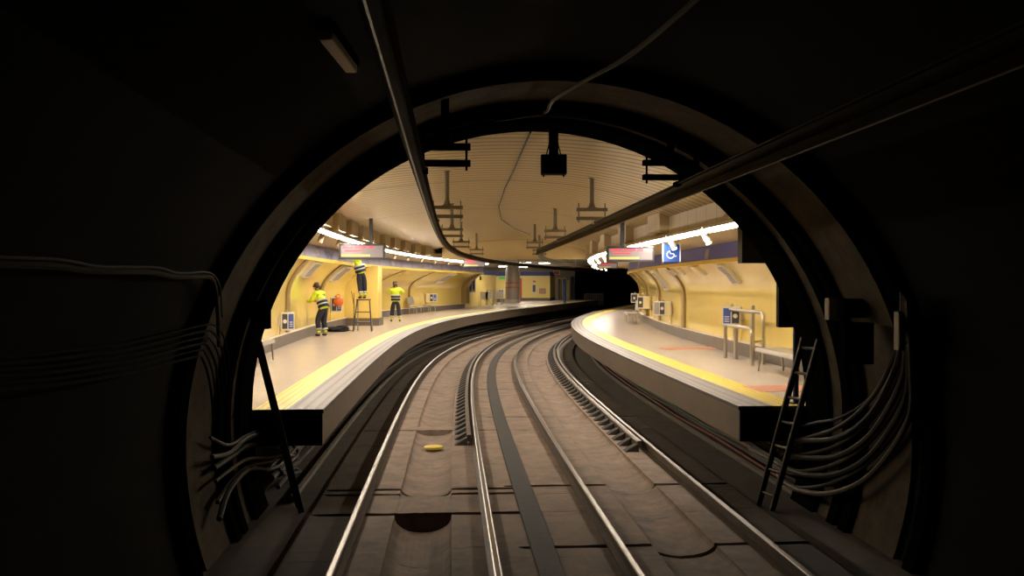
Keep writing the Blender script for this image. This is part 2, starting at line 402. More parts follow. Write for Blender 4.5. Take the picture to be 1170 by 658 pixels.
# arched ribs standing proud of the yellow walls
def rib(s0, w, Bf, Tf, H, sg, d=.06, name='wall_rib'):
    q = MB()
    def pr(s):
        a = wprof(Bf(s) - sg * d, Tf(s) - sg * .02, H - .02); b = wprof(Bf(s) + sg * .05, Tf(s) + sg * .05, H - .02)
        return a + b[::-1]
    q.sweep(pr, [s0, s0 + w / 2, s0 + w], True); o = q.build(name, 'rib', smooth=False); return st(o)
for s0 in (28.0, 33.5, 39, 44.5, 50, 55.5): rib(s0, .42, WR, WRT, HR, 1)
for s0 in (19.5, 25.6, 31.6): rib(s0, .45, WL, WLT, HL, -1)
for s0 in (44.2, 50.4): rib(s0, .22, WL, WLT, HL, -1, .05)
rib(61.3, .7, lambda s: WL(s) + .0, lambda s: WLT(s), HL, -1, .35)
# pier on the left platform
q = MB(); q.sbox(36.7, 37.5, -4.55, -6.6, ZP + .28, HL + .02, 3); st(q.build('pier', 'yellow_flat'))
q = MB(); q.sbox(36.66, 37.55, -4.5, -6.6, ZP - .01, ZP + .28, 3); st(q.build('baseboard_pier', 'plinth'))
# ------------------------------------------------------------------ CEILING: vault, soffits, gable
VP = [(-4.0, 1.60), (-3.2, 1.74), (-2.2, 1.88), (-1.1, 1.98), (0, 2.02), (1.2, 1.95), (2.2, 1.77), (2.9, 1.56), (3.4, 1.36)]
def cat(pts, n=4):
    out = []
    for i in range(len(pts) - 1):
        p0, p1, p2, p3 = pts[max(i - 1, 0)], pts[i], pts[i + 1], pts[min(i + 2, len(pts) - 1)]
        for k in range(n):
            t = k / n
            out.append(tuple(.5 * (2 * p1[d] + (p2[d] - p0[d]) * t + (2 * p0[d] - 5 * p1[d] + 4 * p2[d] - p3[d]) * t * t + (3 * p1[d] - p0[d] - 3 * p2[d] + p3[d]) * t ** 3) for d in (0, 1)))
    return out + [pts[-1]]
VAULT = [(o, CAM + h) for o, h in cat(VP)]
GS = 46.0
def vault_z(o):
    for a, b in zip(VAULT, VAULT[1:]):
        if a[0] <= o <= b[0]: t = (o - a[0]) / (b[0] - a[0]); return a[1] * (1 - t) + b[1] * t
    return VAULT[-1][1]
q = MB(); q.sweep(VAULT, frange(12.4, GS, .6)); CE = st(q.build('ceiling', 'ceil', smooth=True))
for s in (19.4, 26.8, 34.2, 41.5):
    q = MB(); q.sweep([(o, z - .008) for o, z in VAULT], [s, s + .05]); q.build('seam', 'ceil_seam', CE)
pts = []
for px, py in ((606, 155), (598, 172), (588, 195), (577, 217), (570, 238), (573, 252), (588, 262), (606, 268)):
    y = 1.97 * F / (YH - py); x = (px - CX) / F * y; o = x - cen(y)[0]; pts.append(P(y, o, vault_z(o) - .012))
q = MB(); q.tube(pts, .014, 6); tag(q.build('ceiling_cable', 'cable_black'), 'thin dark cable wandering along the crown of the beige vault', 'cable')
LSO, RSO = -4.0, 3.4                                   # light lines
HLS, HRS = CAM + 1.2, CAM + .95
strip('ceiling_soffit_left', 'soffit', lambda s: [(WLT(s) - .05, HL + .40), (LSO, HLS)], LS, False)
strip('ceiling_soffit_right', 'soffit', lambda s: [(WRT(s) + .05, HR + .40), (RSO, HRS)], RS, False)
strip('trim_3', 'ductbox', [(LSO - .02, HLS), (LSO + .02, HLS), (LSO + .02, CAM + 1.62), (LSO - .02, CAM + 1.62)], LS)
strip('trim_4', 'ductbox', [(RSO - .02, HRS), (RSO + .02, HRS), (RSO + .02, CAM + 1.37), (RSO - .02, CAM + 1.37)], frange(12.5, 62, .8))
GZ = CAM + 1.12
q = MB(); pr = [(o, z + .05) for o, z in VAULT if -3.8 < o < 3.22]
vs = [P(GS, o, z) for o, z in pr] + [P(GS, o, GZ) for o, z in pr] + [P(GS + .15, o, z) for o, z in pr] + [P(GS + .15, o, GZ) for o, z in pr]
m_ = len(pr); fs = []
for i in range(m_ - 1): fs += [(i, i + 1, m_ + i + 1, m_ + i), (2 * m_ + i, 3 * m_ + i, 3 * m_ + i + 1, 2 * m_ + i + 1), (m_ + i, m_ + i + 1, 3 * m_ + i + 1, 3 * m_ + i)]
q.add(vs, fs); st(q.build('wall_gable', 'gable'))
strip('ceiling_low', 'grey_ceiling', [(LSO, CAM + 1.42), (RSO, CAM + 1.42)], frange(GS, 62.5, .8), False)
# ------------------------------------------------------------------ LIGHT FIXTURES
def fixture(s0, s1, o, z, group, lab):
    r = empty('strip_light', P(s0, o, z), lab, 'strip light', group)
    q = MB(); q.sbox(s0, s1, o - .06, o + .06, z - .0, z + .05); g = 1 if o > 0 else -1; q.sbox(s0, s1, o + g * .048, o + g * .06, z - .062, z + .0); q.build('housing', 'white_metal', r)  # wall-side flange added to keep the strip light off the band and soffit
    q = MB(); q.sbox(s0 + .03, s1 - .03, o - .035, o + .04, z - .038, z - .002); q.build('diffuser', 'tube_glow', r)
s = 13.0
while s < 57: fixture(s, s + 2.9, LSO + .08, HLS - .02, 'left cornice strip lights', 'long glowing strip light in the row under the left ceiling edge'); s += 3.0
s = 14.0
while s < 57: fixture(s, s + 2.9, RSO - .08, HRS - .02, 'right cornice strip lights', 'long glowing strip light in the row under the right ceiling edge'); s += 3.0
def spot(s, o, z, sg, m, group, lab):
    r = empty('spotlight', P(s, o, z), lab, 'spotlight', group); c = P(s, o, z)
    q = MB(); q.tube([c, c + Vector((0, 0, -.07))], .018, 8); q.build('stem', 'housing', r)
    d = (P(s - .06, o + sg * .07, 0) - P(s, o, 0)); d.z = -.2; d.normalize(); a = c + Vector((0, 0, -.06)) - d * .05
    q = MB(); q.tube([a, a + d * .015, a + d * .22, a + d * .23], [.055, .065, .065, .058], 14); q.build('lamp_body', m, r, smooth=True)
    q = MB(); q.tube([a + d * .224, a + d * .2345], .05, 14); q.build('lens', 'lens_glow' if sg > 0 else 'panel_cream', r)
s = 17.4
while s < 55: spot(s, RSO + .02, HRS - .02, 1, 'white_metal', 'right spotlights', 'white cylinder spotlight under the right row of strip lights'); s += 2.8
s = 20.7
while s < 57: spot(s, LSO - .14, HLS - .02, -1, 'beige_metal', 'left spotlights', 'beige cylinder spotlight under the left row of strip lights'); s += 2.9
def duct(s0, s1, o0, o1, z0, z1, group, lab):
    q = MB(); q.sbox(s0, s1, o0, o1, z0, z1, 4); tag(q.build('ceiling_box', 'ductbox'), lab, 'ceiling box', group)
for s in (14.0, 20.2, 24.6, 29.0, 33.4, 37.8, 42.2): duct(s, s + 1.3, RSO + .1, RSO - .22, HRS + .1, vault_z(RSO - .22) + .02, 'right ceiling boxes', 'beige panelled box under the right edge of the vault')
s = 14.0
while s < 44: duct(s, s + 1.3, LSO - .02, LSO + .26, HLS + .06, vault_z(LSO + .26) + .02, 'left ceiling boxes', 'beige panelled box under the left edge of the vault'); s += 2.4
# ------------------------------------------------------------------ RIGID CATENARY
def cat_prof(o, z): return [(o - .055, z + .07), (o - .055, z + .085), (o - .02, z + .085), (o - .02, z - .0), (o - .045, z - .03), (o - .03, z - .07), (o - .008, z - .085), (o + .008, z - .085), (o + .03, z - .07), (o + .045, z - .03), (o + .02, z), (o + .02, z + .085), (o + .055, z + .085), (o + .055, z + .07)]
ZC = CAM + 1.03
def right_o(s):
    if s > 33: return 1.44
    x, y, h = cen(s); X = 2.41 - .048 * y
    return (X - x) / math.cos(h)
for fn, lab in ((lambda s: -1.33, 'dark overhead conductor bar curving above the left track'), (right_o, 'dark overhead conductor bar running straight above the right track')):
    q = MB(); q.sweep(lambda s: cat_prof(fn(s), ZC), frange(-2, 100, .5), True)
    t = tag(q.build('conductor_bar', 'catenary'), lab, 'conductor bar')
    q = MB(); q.sweep(lambda s: [(fn(s) + .008 * math.cos(a), ZC - .088 + .008 * math.sin(a)) for a in (0, 1.57, 3.14, 4.71)], frange(-2, 100, .5), True); q.build('contact_wire', 'guard', t)
def support(s, ob, oc, top, m, lab, group=None, w=.56):
    """hanger: rod from the ceiling, two cross bars, tie rods, clamp on the conductor bar"""
    zl, zu = ZC + .15, ZC + .31
    r = empty('conductor_hanger', P(s, oc, top), lab, 'hanger', group)
    q = MB(); q.tube([P(s, oc, zu + .03), P(s, oc, zu + .06), P(s, oc, zu + .14), P(s, oc, top - .02), P(s, oc, top + .01)], [.10, .06, .042, .042, .07], 12); q.build('rod', m, r, smooth=True)
    for z, nm in ((zu, 'upper_bar'), (zl, 'lower_bar')):
        q = MB(); q.sbox(s - .05, s + .05, oc - w / 2, oc + w / 2, z - .03, z + .03, 2); q.build(nm, m, r)
    for e in (-1, 1):
        q = MB(); q.tube([P(s, oc + e * (w / 2 - .04), zl - .07), P(s, oc + e * (w / 2 - .04), zu + .12)], .012, 6); q.build('tie_rod', m, r)
    d = ob - oc
    q = MB(); q.tube([P(s, oc + d, zl - .02), P(s, ob, zl - .05), P(s, ob, zl - .052), P(s, ob, ZC + .085)], [.03, .04, .075, .05], 10)
    q.sbox(s - .09, s + .09, ob - .075, ob + .075, ZC + .05, ZC + .1, 2); q.build('clamp', m, r)
TR, TZ = 3.48, ZP - .02                                 # tunnel radius and centre height
def tun_top(o): return TZ + math.sqrt(TR * TR - o * o)
support(9.85, -1.33, -1.09, tun_top(-1.09) + .1, 'black_steel', 'hanger of the left conductor bar, shaded to black inside the dark tunnel', w=.5)  # tunnel hangers coloured black for the shade they hang in
support(11.0, right_o(11), right_o(11) - .12, tun_top(1.5) + .1, 'black_steel', 'hanger of the right conductor bar, shaded to black inside the dark tunnel', w=.62)
for s in (17.6, 24.7, 32.0, 39.3):
    support(s, -1.33, -1.12, vault_z(-1.12), 'hanger', 'brown hanger under the vault holding the left conductor bar', 'left vault hangers')
for s in (18.0, 25.3, 32.6, 39.9):
    support(s, right_o(s), right_o(s) - .1, vault_z(right_o(s) - .1), 'hanger', 'brown hanger under the vault holding the right conductor bar', 'right vault hangers')
for s, o in ((55, -1.3), (55, 1.44)):
    support(s, o, o, CAM + 1.42, 'hanger', 'small hanger under the low grey ceiling beyond the vault', 'far hangers', .5)
# ------------------------------------------------------------------ TUNNEL
def ringp(R, n=72, a0=-38, a1=218):
    return [(R * math.cos(math.radians(a0 + (a1 - a0) * i / n)), TZ + R * math.sin(math.radians(a0 + (a1 - a0) * i / n))) for i in range(n + 1)]
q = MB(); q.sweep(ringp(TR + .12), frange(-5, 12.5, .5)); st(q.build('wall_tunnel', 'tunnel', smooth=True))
def ribring(s0, s1, R0, R1, m, name):
    q = MB(); q.sweep(ringp(R0) + ringp(R1)[::-1], [s0, (s0 + s1) / 2, s1], True, cap=False)
    n = 73
    for k in (0, 2):
        base = k * (2 * n + 1)
        q.f += [(base + i, base + i + 1, base + 2 * n - 2 - i, base + 2 * n - 1 - i) for i in range(n - 1)]; q.mi += [0] * (n - 1)
    return st(q.build(name, m))
ribring(11.75, 12.5, TR, TR + .6, 'black_steel', 'trim_5')
ribring(11.3, 11.75, TR + .06, TR + .14, 'tunnel_lit', 'trim_6')  # paler ring paints a lit band of the lining
ribring(10.75, 10.95, TR + .0, TR + .14, 'black_steel', 'trim_7')
ribring(11.1, 11.3, TR + .0, TR + .14, 'black_steel', 'trim_8')
ribring(9.7, 10.75, TR + .07, TR + .14, 'tunnel_lit', 'trim_9')  # outer lit band of the lining, painted as a paler ring
ribring(9.2, 9.4, TR + .02, TR + .14, 'black_steel', 'trim_10')
q = MB()                                                  # portal wall closing the station end round the bore
A, B = ringp(TR + .02, 72, -90, 270), ringp(9.0, 72, -90, 270); s = 12.48
vs = [P(s, o, z) for o, z in A] + [P(s, o, z) for o, z in B]
q.add(vs, [(i, i + 1, 74 + i, 73 + i) for i in range(72)]); st(q.build('wall_portal', 'dark_brown'))
q = MB(); A = ringp(TR + .2, 40, 0, 360)
q.add([P(-5, 0, TZ)] + [P(-5, o, z) for o, z in A], [(0, i + 1, i + 2) for i in range(40)]); st(q.build('wall_back', 'tunnel'))
q = MB(); q.sbox(13.4, 13.6, 2.92, 5.2, CAM + .28, CAM + 1.1, 2); st(q.build('trim_11', 'dark_brown'))
def T(s, deg, R=TR): a = math.radians(deg); return P(s, R * math.cos(a), TZ + R * math.sin(a))
def smooth_path(pts, n=6): 
    out = []
    pts = [Vector(p) for p in pts]
    for i in range(len(pts) - 1):
        p0, p1, p2, p3 = pts[max(i - 1, 0)], pts[i], pts[i + 1], pts[min(i + 2, len(pts) - 1)]
        for k in range(n):
            t = k / n; out.append(.5 * (2 * p1 + (p2 - p0) * t + (2 * p0 - 5 * p1 + 4 * p2 - p3) * t * t + (3 * p1 - p0 - 3 * p2 + p3) * t ** 3))
    return out + [pts[-1]]
def cable(pts, r, m, lab, group=None, name='cable'):
    q = MB(); q.tube(smooth_path(pts), r, 7); return tag(q.build(name, m, smooth=True), lab, 'cable', group)
def bore(px, py, d=0.0):
    """point on the tunnel bore (d in from the lining) seen in the direction (px, py)"""
    ux, uz = (px - CX) / F, -(py - YH) / F; y = 1.0
    while y < 14:
        x0 = cen(y)[0]
        if math.hypot(ux * y - x0, CAM + uz * y - TZ) > TR + .02 - d: break
        y += .01
    return Vector((ux * y, y, CAM + uz * y))
def mixp(A, B, t): return [(a[0] * (1 - t) + b[0] * t, a[1] * (1 - t) + b[1] * t) for a, b in zip(A, B)]
UP = [(1031, 335), (1029, 370), (1022, 402), (996, 452), (960, 481), (924, 490), (896, 500)]
LO = [(1037, 345), (1041, 420), (1038, 480), (998, 536), (955, 558), (915, 560), (890, 548)]
for i in range(12):
    pts = [bore(x, y + 5 * math.sin(i * 2.1 + k), .04 + .03 * (i % 3) + .05 * (k > 3)) for k, (x, y) in enumerate(mixp(UP, LO, i / 11))]
    pts += [P(12.9, 3.45 - .012 * i, .16 - .03 * (i % 5)), P(14.5, 3.5 - .012 * i, .12 - .03 * (i % 5))]
    cable(pts, .018 + .007 * (i % 3), ('cable_black', 'cable_brown', 'cable_black', 'cable_tan')[i % 4], 'dark cable in the sagging bundle on the right tunnel wall', 'right wall cables')
UP = [(-90, 412), (52, 404), (150, 391), (226, 373), (246, 372), (258, 392), (262, 430)]
LO = [(-90, 452), (60, 440), (150, 426), (222, 408), (232, 412), (240, 440), (244, 480)]
for i in range(6):
    cable([bore(x, y, .04) for x, y in mixp(UP, LO, i / 5)], 0.009 + .003 * (i % 2), 'cable_dim', 'thin dark cable strung low along the left tunnel wall', 'left wall cables')
UP = [(240, 500), (262, 505), (282, 494), (306, 488), (326, 500), (340, 512)]
LO = [(250, 590), (262, 560), (284, 540), (306, 540), (326, 532), (342, 536)]
for i in range(6):
    pts = [bore(x, y + 4 * math.sin(i * 1.7 + k), .05 + .04 * (i % 2) + .05 * (k > 3)) for k, (x, y) in enumerate(mixp(UP, LO, i / 5))]
    cable(pts + [P(13, -3.3 + .015 * i, .14 - .03 * (i % 4)), P(15, -3.35 + .015 * i, .12 - .03 * (i % 4))], .018 + .006 * (i % 3), ('cable_tan', 'cable_brown', 'cable_black')[i % 3], 'dark cable looping behind the left ladder', 'left ladder cables')
cable([bore(x, y, .03) for x, y in ((-90, 300), (60, 304), (100, 309), (170, 311), (200, 316), (235, 316), (243, 320), (247, 334), (249, 362), (250, 395))], .02, 'cable_pipe', 'tan pipe running level along the left tunnel wall')
cable([bore(x, y, .03) for x, y in ((-90, 292), (60, 296), (110, 304), (150, 305), (182, 306), (205, 312), (236, 311), (247, 318), (252, 332), (254, 362))], .009, 'cable_brown', 'thin brown cable just above the tan pipe on the left tunnel wall')
cable([P(11.2, -.55, tun_top(.55) - .03), P(11.1, -.1, tun_top(.1) - .02), P(11.0, .02, tun_top(0) - .0), P(10.3, .03, tun_top(0) - .0), P(9.3, .22, tun_top(.2) - .0), P(8, .45, tun_top(.45)), P(5.5, .62, tun_top(.6)), P(3, .7, tun_top(.7))], .022, 'cable_tan', 'tan conduit winding along the crown of the tunnel')
# cables and pipes under the platform edges
for i, (o, z, m, r) in enumerate(((3.38, ZB - .02, 'cable_tan', .05), (3.48, ZB + .03, 'cable_red', .02), (3.53, .0, 'cable_green', .02), (3.48, .07, 'cable_red', .016), (3.62, .22, 'cable_black', .025), (3.60, -.10, 'cable_brown', .03))):
    pts = [P(s, o + .012 * math.sin(s * .8 + i) * (i > 0), z + .012 * math.sin(s * 1.1 + i * 2) * (i > 0)) for s in frange(12.6, 60, .7)]
    q = MB(); q.tube(pts, r, 7); tag(q.build('platform_cable', m, smooth=True), ('thick tan pipe along the floor below the right platform', 'lower red cable under the right platform edge', 'green cable under the right platform edge', 'upper red cable under the right platform edge', 'black cable hung highest under the right platform edge', 'brown pipe beside the red cables under the right platform')[i], 'cable')
for i, (o, z, m, r) in enumerate(((-3.02, ZB - .01, 'cable_tan', .05), (-3.2, -.02, 'cable_brown', .03), (-3.26, .1, 'cable_black', .04), (-3.33, .2, 'cable_black', .03))):
    pts = [P(s, o + .02 * math.sin(s * .6 + i) * (i > 0), z + .02 * math.sin(s * .9 + i * 2) * (i > 0)) for s in frange(12.6, 70, .7)]
    q = MB(); q.tube(pts, r, 7); tag(q.build('platform_cable', m, smooth=True), ('thick tan pipe along the floor below the left platform', 'brown pipe running under the left platform edge', 'thick black cable under the left platform edge', 'black cable hung highest under the left platform edge')[i], 'cable')
# boxes on the right tunnel wall
def wbox(px, py, s, w, h, d, m, lab, name='junction_box', cat='box', lidm=None):
    x, y, hh = cen(s); o = None
    X = (px - CX) / F * y; z = CAM - (py - YH) / F * y; p = Vector((X, y, z))
    r = empty(name, p, lab, cat)
    q = MB(); q.box(p, w, d, h, hd(s)); q.build('case', m, r, bevel=.008)
    q = MB(); q.box(p + Vector((0, -d / 2 - .006, 0)), w * .86, .012, h * .88, hd(s)); q.build('cover', lidm or m, r, bevel=.003)
    q = MB(); q.tube([p + Vector((w * .3, -d / 2 - .01, -h * .3)), p + Vector((w * .3, -d / 2 - .03, -h * .3))], .012, 8); q.build('latch', 'black', r)
wbox(951, 353, 10.9, .13, .24, .12, 'tan_box', 'small tan box fixed to the right tunnel ring')
wbox(978, 392, 10.2, .30, .42, .2, 'black_steel', 'black equipment box under the tan box on the right tunnel wall')
wbox(973, 352, 10.5, .24, .2, .18, 'black_steel', 'black box directly right of the small tan box')
wbox(1028, 378, 9.2, .07, .36, .1, 'tan_box', 'narrow tan box farthest into the dark right wall')
wbox(298, 360, 11.0, .2, .3, .16, 'black_steel', 'black box on the left ring above the ladder')
# tunnel luminaire, unlit
r = empty('tunnel_lamp', (-.85, 5.6, 4.05), 'unlit tan tunnel lamp fixed to the roof at upper left', 'lamp')
def lampat(s, dx): return Vector((-1.0 + dx, 5.2 + s, 3.93))
a, b = Vector((-1.05, 5.6, CAM + 1.40)), Vector((-1.13, 7.0, CAM + 1.51))
q = MB(); q.bar(a, b, .08, .06); q.build('diffuser', 'lamp_tan', r, bevel=.01)
q = MB(); q.bar(a + Vector((0, -.02, .05)), b + Vector((0, .02, .05)), .11, .05); q.build('housing', 'black_steel', r)
for t in (.2, .8):
    c = a.lerp(b, t); q = MB(); q.bar(c + Vector((0, 0, .06)), (c.x - .02, c.y, TZ + math.sqrt((TR + .13) ** 2 - (c.x - cen(c.y)[0]) ** 2)), .03, .03, (0, 1, 0)); q.build('bracket', 'black_steel', r)
# monitor hanging from the portal crown
p = Vector(((632.5 - CX) / F * 12.0, 12.0, CAM + (YH - 188.5) / F * 12.0))
r = empty('platform_monitor', p, 'black monitor box hanging from the middle of the tunnel mouth', 'monitor')
q = MB(); q.box(p, .31, .2, .235); q.build('case', 'black', r, bevel=.012)
q = MB(); q.box(p + Vector((0, .03, .27)), .115, .1, .33); q.build('post', 'black', r)
for e in (-1, 1):
    q = MB(); q.tube([p + Vector((e * .09, 0, .11)), p + Vector((e * .05, 0, .27))], .007, 6); q.build('stay', 'black', r)
    q = MB(); q.tube([p + Vector((e * .12, 0, -.11)), p + Vector((e * .12, 0, -.145))], .01, 6); q.build('foot', 'black', r)
# ladders
def ladder(b, t, wv, rungs, lab):
    b, t, wv = Vector(b), Vector(t), Vector(wv)
    r = empty('ladder', b, lab, 'ladder')
    for e in (-.5, .5):
        q = MB(); q.bar(b + wv * e, t + wv * e, .035, .07, wv.cross(t - b)); q.build('side_rail', 'bronze', r, bevel=.004)
    for k in range(rungs):
        c = b.lerp(t, (k + .6) / rungs); q = MB(); q.tube([c - wv * .52, c + wv * .52], .018, 8); q.build('rung', 'bronze', r)
ladder((-2.56, 12.0, ZB - .05), (-2.95, 11.55, 1.86), (.10, -.30, 0), 7, 'dark ladder leaning against the left tunnel ring')
ladder((3.08, 12.1, ZB - .05), (3.46, 11.5, 1.9), (.09, -.30, 0), 7, 'dark ladder leaning against the right tunnel ring')
# blue post with black screen at the right portal
p = P(12.75, 3.42, ZP)
r = empty('mirror_post', p, 'navy blue post with a black screen box beside the right ladder', 'post')
q = MB(); q.tube([p + Vector((.02, 0, 0)), p + Vector((.02, 0, 1.85))], .038, 12); q.build('pole', 'post_blue', r, smooth=True)
q = MB(); q.tube([p + Vector((.02, 0, 0.0)), p + Vector((.02, 0, .02))], .09, 12); q.build('base_plate', 'post_blue', r)
q = MB(); q.box(p + Vector((-.12, .02, 1.30)), .19, .14, .62); q.build('screen_box', 'black', r, bevel=.01)
# ------------------------------------------------------------------ SIGNS
def display(px, py, z, w, h, top, lab, pole_px):
    c = Vector(((px - CX) / F * z, z, CAM + (YH - py) / F * z))
    r = empty('information_display', c, lab, 'display')
    q = MB(); q.box(c, w, .16, h); q.build('case', 'display_frame', r, bevel=.01)
    q = MB(); q.box(c + Vector((0, -.082, 0)), w * .91, .012, h * .74); sc = q.build('screen', 'display', r)
    f = c + Vector((-w * .44, -.092, 0))
    for (x0, x1, z0, z1, m, nm) in ((.02, .28, .2, .36, 'display_red', 'text_line'), (.32, .62, .2, .36, 'display_red', 'text_line'), (.66, .8, .2, .36, 'display_red', 'text_line'), (.08, .5, .0, .1, 'display_red', 'text_line'), (.0, .7, -.3, -.2, 'display_yellow', 'text_line')):
        q = MB(); q.box(f + Vector((w * .88 * (x0 + x1) / 2, 0, h * (z0 + z1) / 2)), w * .88 * (x1 - x0), .006, h * (z1 - z0)); q.build(nm, m, sc)
    X = (pole_px - CX) / F * z
    q = MB(); q.box((X, z, (c.z + h / 2 + top) / 2), .09 if w > .9 else .05, .09, top - c.z - h / 2); q.build('pole', 'display_frame', r)
display(414, 287.5, 26, 1.2, .41, CAM + 1.7, 'long train information display with dark frame above the left platform', 424)
display(720, 290.5, 22, 1.05, .335, CAM + 1.60, 'long train information display beside the blue wheelchair sign', 711)
display(542, 300.6, 52, 1.16, .47, CAM + 1.45, 'small distant information display at the far end of the left lights', 542)
display(694, 303.3, 42, .86, .26, CAM + .98, 'small distant information display below the right one', 700)
c = Vector(((767 - CX) / F * 21, 21, CAM + (YH - 289) / F * 21))
r = empty('wheelchair_sign', c, 'square blue sign with white wheelchair symbol hanging over the right platform', 'sign')
q = MB(); q.box(c, .37, .06, .37); q.build('panel', 'sign_blue', r, bevel=.004)
for e in (-1, 1): q = MB(); q.box(c + Vector((e * .18, -.02, 0)), .022, .05, .375); q.build('edge_strip', 'sign_white', r)
q = MB(); k = c + Vector((-.02, -.034, -.015))
def pl(pts, w): q.tube([k + Vector((x, 0, z)) for x, z in pts], w, 8)
pl([(.075 * math.cos(math.radians(a)) - .0, .075 * math.sin(math.radians(a)) - .02) for a in range(100, 371, 15)], .014)
pl([(-.02, .07), (-.005, .0), (.06, -.005), (.09, -.06), (.125, -.045)], .014)
pl([(-.022, .105), (-.021, .107)], .021)
q.build('wheelchair_symbol', 'sign_white', r)
for e in (-1, 1):
    q = MB(); q.tube([c + Vector((e * .14, 0, .19)), (c.x + e * .14, c.y, HRS + .12)], .008, 6); q.build('rod', 'housing', r)
# ------------------------------------------------------------------ WALL PANELS AND HELP POINTS
def helpbox(s, side, zc, lab, order, L=.5, H=.44, name='help_point'):
    sg = side; W = (WR if sg > 0 else WL); o0 = W(s); c = P(s, o0 - sg * (.10 + L * .36), ZP + zc)
    r = empty(name, c, lab, 'help point'); ro = hd(s) + sg * math.radians(-28)
    R = Matrix.Rotation(ro, 3, 'Z')
    q = MB(); q.box(c, L, .13, H, ro); q.build('case', 'panel_white', r, bevel=.008)
    x = -L / 2 + .015; n = len(order); w = (L - .03) / n
    for m in order:
        q = MB(); q.box(c + R @ Vector((x + w / 2, -.068, 0)), w - .03, .012, H * .82, ro); pn = q.build('panel', m, r)
        if m == 'panel_black':
            d = c + R @ Vector((x + w / 2, -.072, .0)); q = MB(); q.tube([d, d + R @ Vector((0, -.014, 0))], .05, 14); q.build('speaker_button', 'panel_white', pn)
        if m == 'panel_blue':
            for k in range(3):
                q = MB(); q.box(c + R @ Vector((x + w / 2, -.075, -.12 + .05 * k)), w - .08, .006, .02, ro); q.build('text_line', 'panel_white', pn)
        x += w
    q = MB(); q.tube([c + Vector((0, 0, H / 2 - .005)), c + Vector((0, 0, H / 2 + .06))], .035, 10); q.build('beacon', 'steel_dull', r)
    q = MB(); q.bar(c, P(s, o0 + sg * .005, ZP + zc), .12, .2); q.build('wall_bracket', 'panel_white', r)
    q = MB(); q.tube([P(s, o0 - sg * .05, ZP + .315), P(s, o0 - sg * .05, ZP + zc)], .02, 8); q.build('conduit', 'yellow_flat', r)
helpbox(s_at(758, lambda s: WR(s) - .28), 1, .80, 'white help point with dark and cream panels between two ribs of the right wall', ['vent_grey', 'panel_black', 'panel_cream'], .56, .44)
helpbox(s_at(736, lambda s: WR(s) - .28), 1, .86, 'white help point behind the far right bench, second from the tunnel end', ['panel_black', 'panel_cream'], .5, .46)
helpbox(s_at(723, lambda s: WR(s) - .28, 13, 46), 1, .9, 'white help point farthest along the right wall', ['panel_black'], .36, .42)
helpbox(s_at(835, lambda s: WR(s) - .28), 1, .86, 'white help point with a blue panel behind the steel leaning frame', ['panel_blue', 'panel_black'], .40, .40)
helpbox(s_at(329, lambda s: WL(s) + .25), -1, .64, 'white help point nearest the left tunnel mouth', ['panel_black', 'panel_blue'], .34, .44)
hs = s_at(384, lambda s: WL(s) + .25)
helpbox(hs, -1, .85, 'white help point behind the bending worker, partly covered by an orange bag', ['panel_black', 'panel_blue'], .38, .5)
helpbox(s_at(491, lambda s: WL(s) + .25), -1, .78, 'white help point on the far left wall beyond the pier', ['panel_cream', 'panel_black', 'panel_blue'], .62, .46)
p = P(hs - .2, WL(hs) + .36, ZP + .95)
r = empty('orange_bag', p, 'crumpled orange bag hanging on the help point behind the bending worker', 'bag')
def lump(c, rx, ry, rz, seed, rough=.18, nu=14, nv=9):
    rnd = random.Random(seed); vs = [c + Vector((0, 0, -rz))]; fs = []
    for j in range(1, nv):
        th = -math.pi / 2 + math.pi * j / nv
        for i in range(nu):
            a = 2 * math.pi * i / nu; k = 1 + rnd.uniform(-rough, rough)
            vs.append(c + Vector((rx * k * math.cos(th) * math.cos(a), ry * k * math.cos(th) * math.sin(a), rz * math.sin(th) * (1 + rnd.uniform(-rough, rough) * .5))))
    vs.append(c + Vector((0, 0, rz))); e = len(vs) - 1
    for i in range(nu):
        fs.append((0, 1 + (i + 1) % nu, 1 + i)); fs.append((e, e - nu + i, e - nu + (i + 1) % nu))
    for j in range(nv - 2):
        for i in range(nu): a = 1 + j * nu; fs.append((a + i, a + (i + 1) % nu, a + nu + (i + 1) % nu, a + nu + i))
    return MB().add(vs, fs)
lump(p, .17, .13, .16, 3).build('bag_body', 'orange', r, smooth=True)
q = MB(); q.tube(arc_s([p + Vector((-.06, 0, .12)), p + Vector((-.06, 0, .24)), p + Vector((.06, 0, .24)), p + Vector((.06, 0, .12))], .05), .012, 6); q.build('handle', 'orange', r)
# slanted light grey panels on the curved tops of the walls
def vent(s, side, w, t0, t1, lab, m='vent_grey'):
    W, Tf, H = (WR, WRT, HR) if side > 0 else (WL, WLT, HL)
    q = MB()
    def at(s, t, d):
        pr = wprof(W(s), Tf(s), H); zc = ZP + 1.2
        o = W(s) + (Tf(s) - W(s)) * t ** 2.1; z = zc + (H - zc) * t
        return (o - side * d, z - d * .4)
    def pr(s): return [at(s, t, .07) for t in (t0, (t0 + t1) / 2, t1)] + [at(s, t, -.01) for t in (t1, (t0 + t1) / 2, t0)]
    q.sweep(pr, [s, s + w / 2, s + w], True); r = tag(q.build('wall_vent', 'panel_white'), lab, 'vent')
    q = MB(); q.sweep(lambda s: [at(s, t, .074) for t in (t0 + .03, (t0 + t1) / 2, t1 - .03)], [s + .06, s + w / 2, s + w - .06]); q.build('grille', m, r)
vent(s_at(837, lambda s: WR(s) - .3), 1, .55, .45, .95, 'slanted grey vent panel above the steel leaning frame on the right wall')
vent(s_at(802, lambda s: WR(s) - .4), 1, .7, .7, .95, 'short grey vent panel high on the right wall near the red mark', 'panel_cream')
vent(s_at(755, lambda s: WR(s) - .3), 1, .9, .2, .95, 'long slanted grey vent panel left of the first right wall rib')
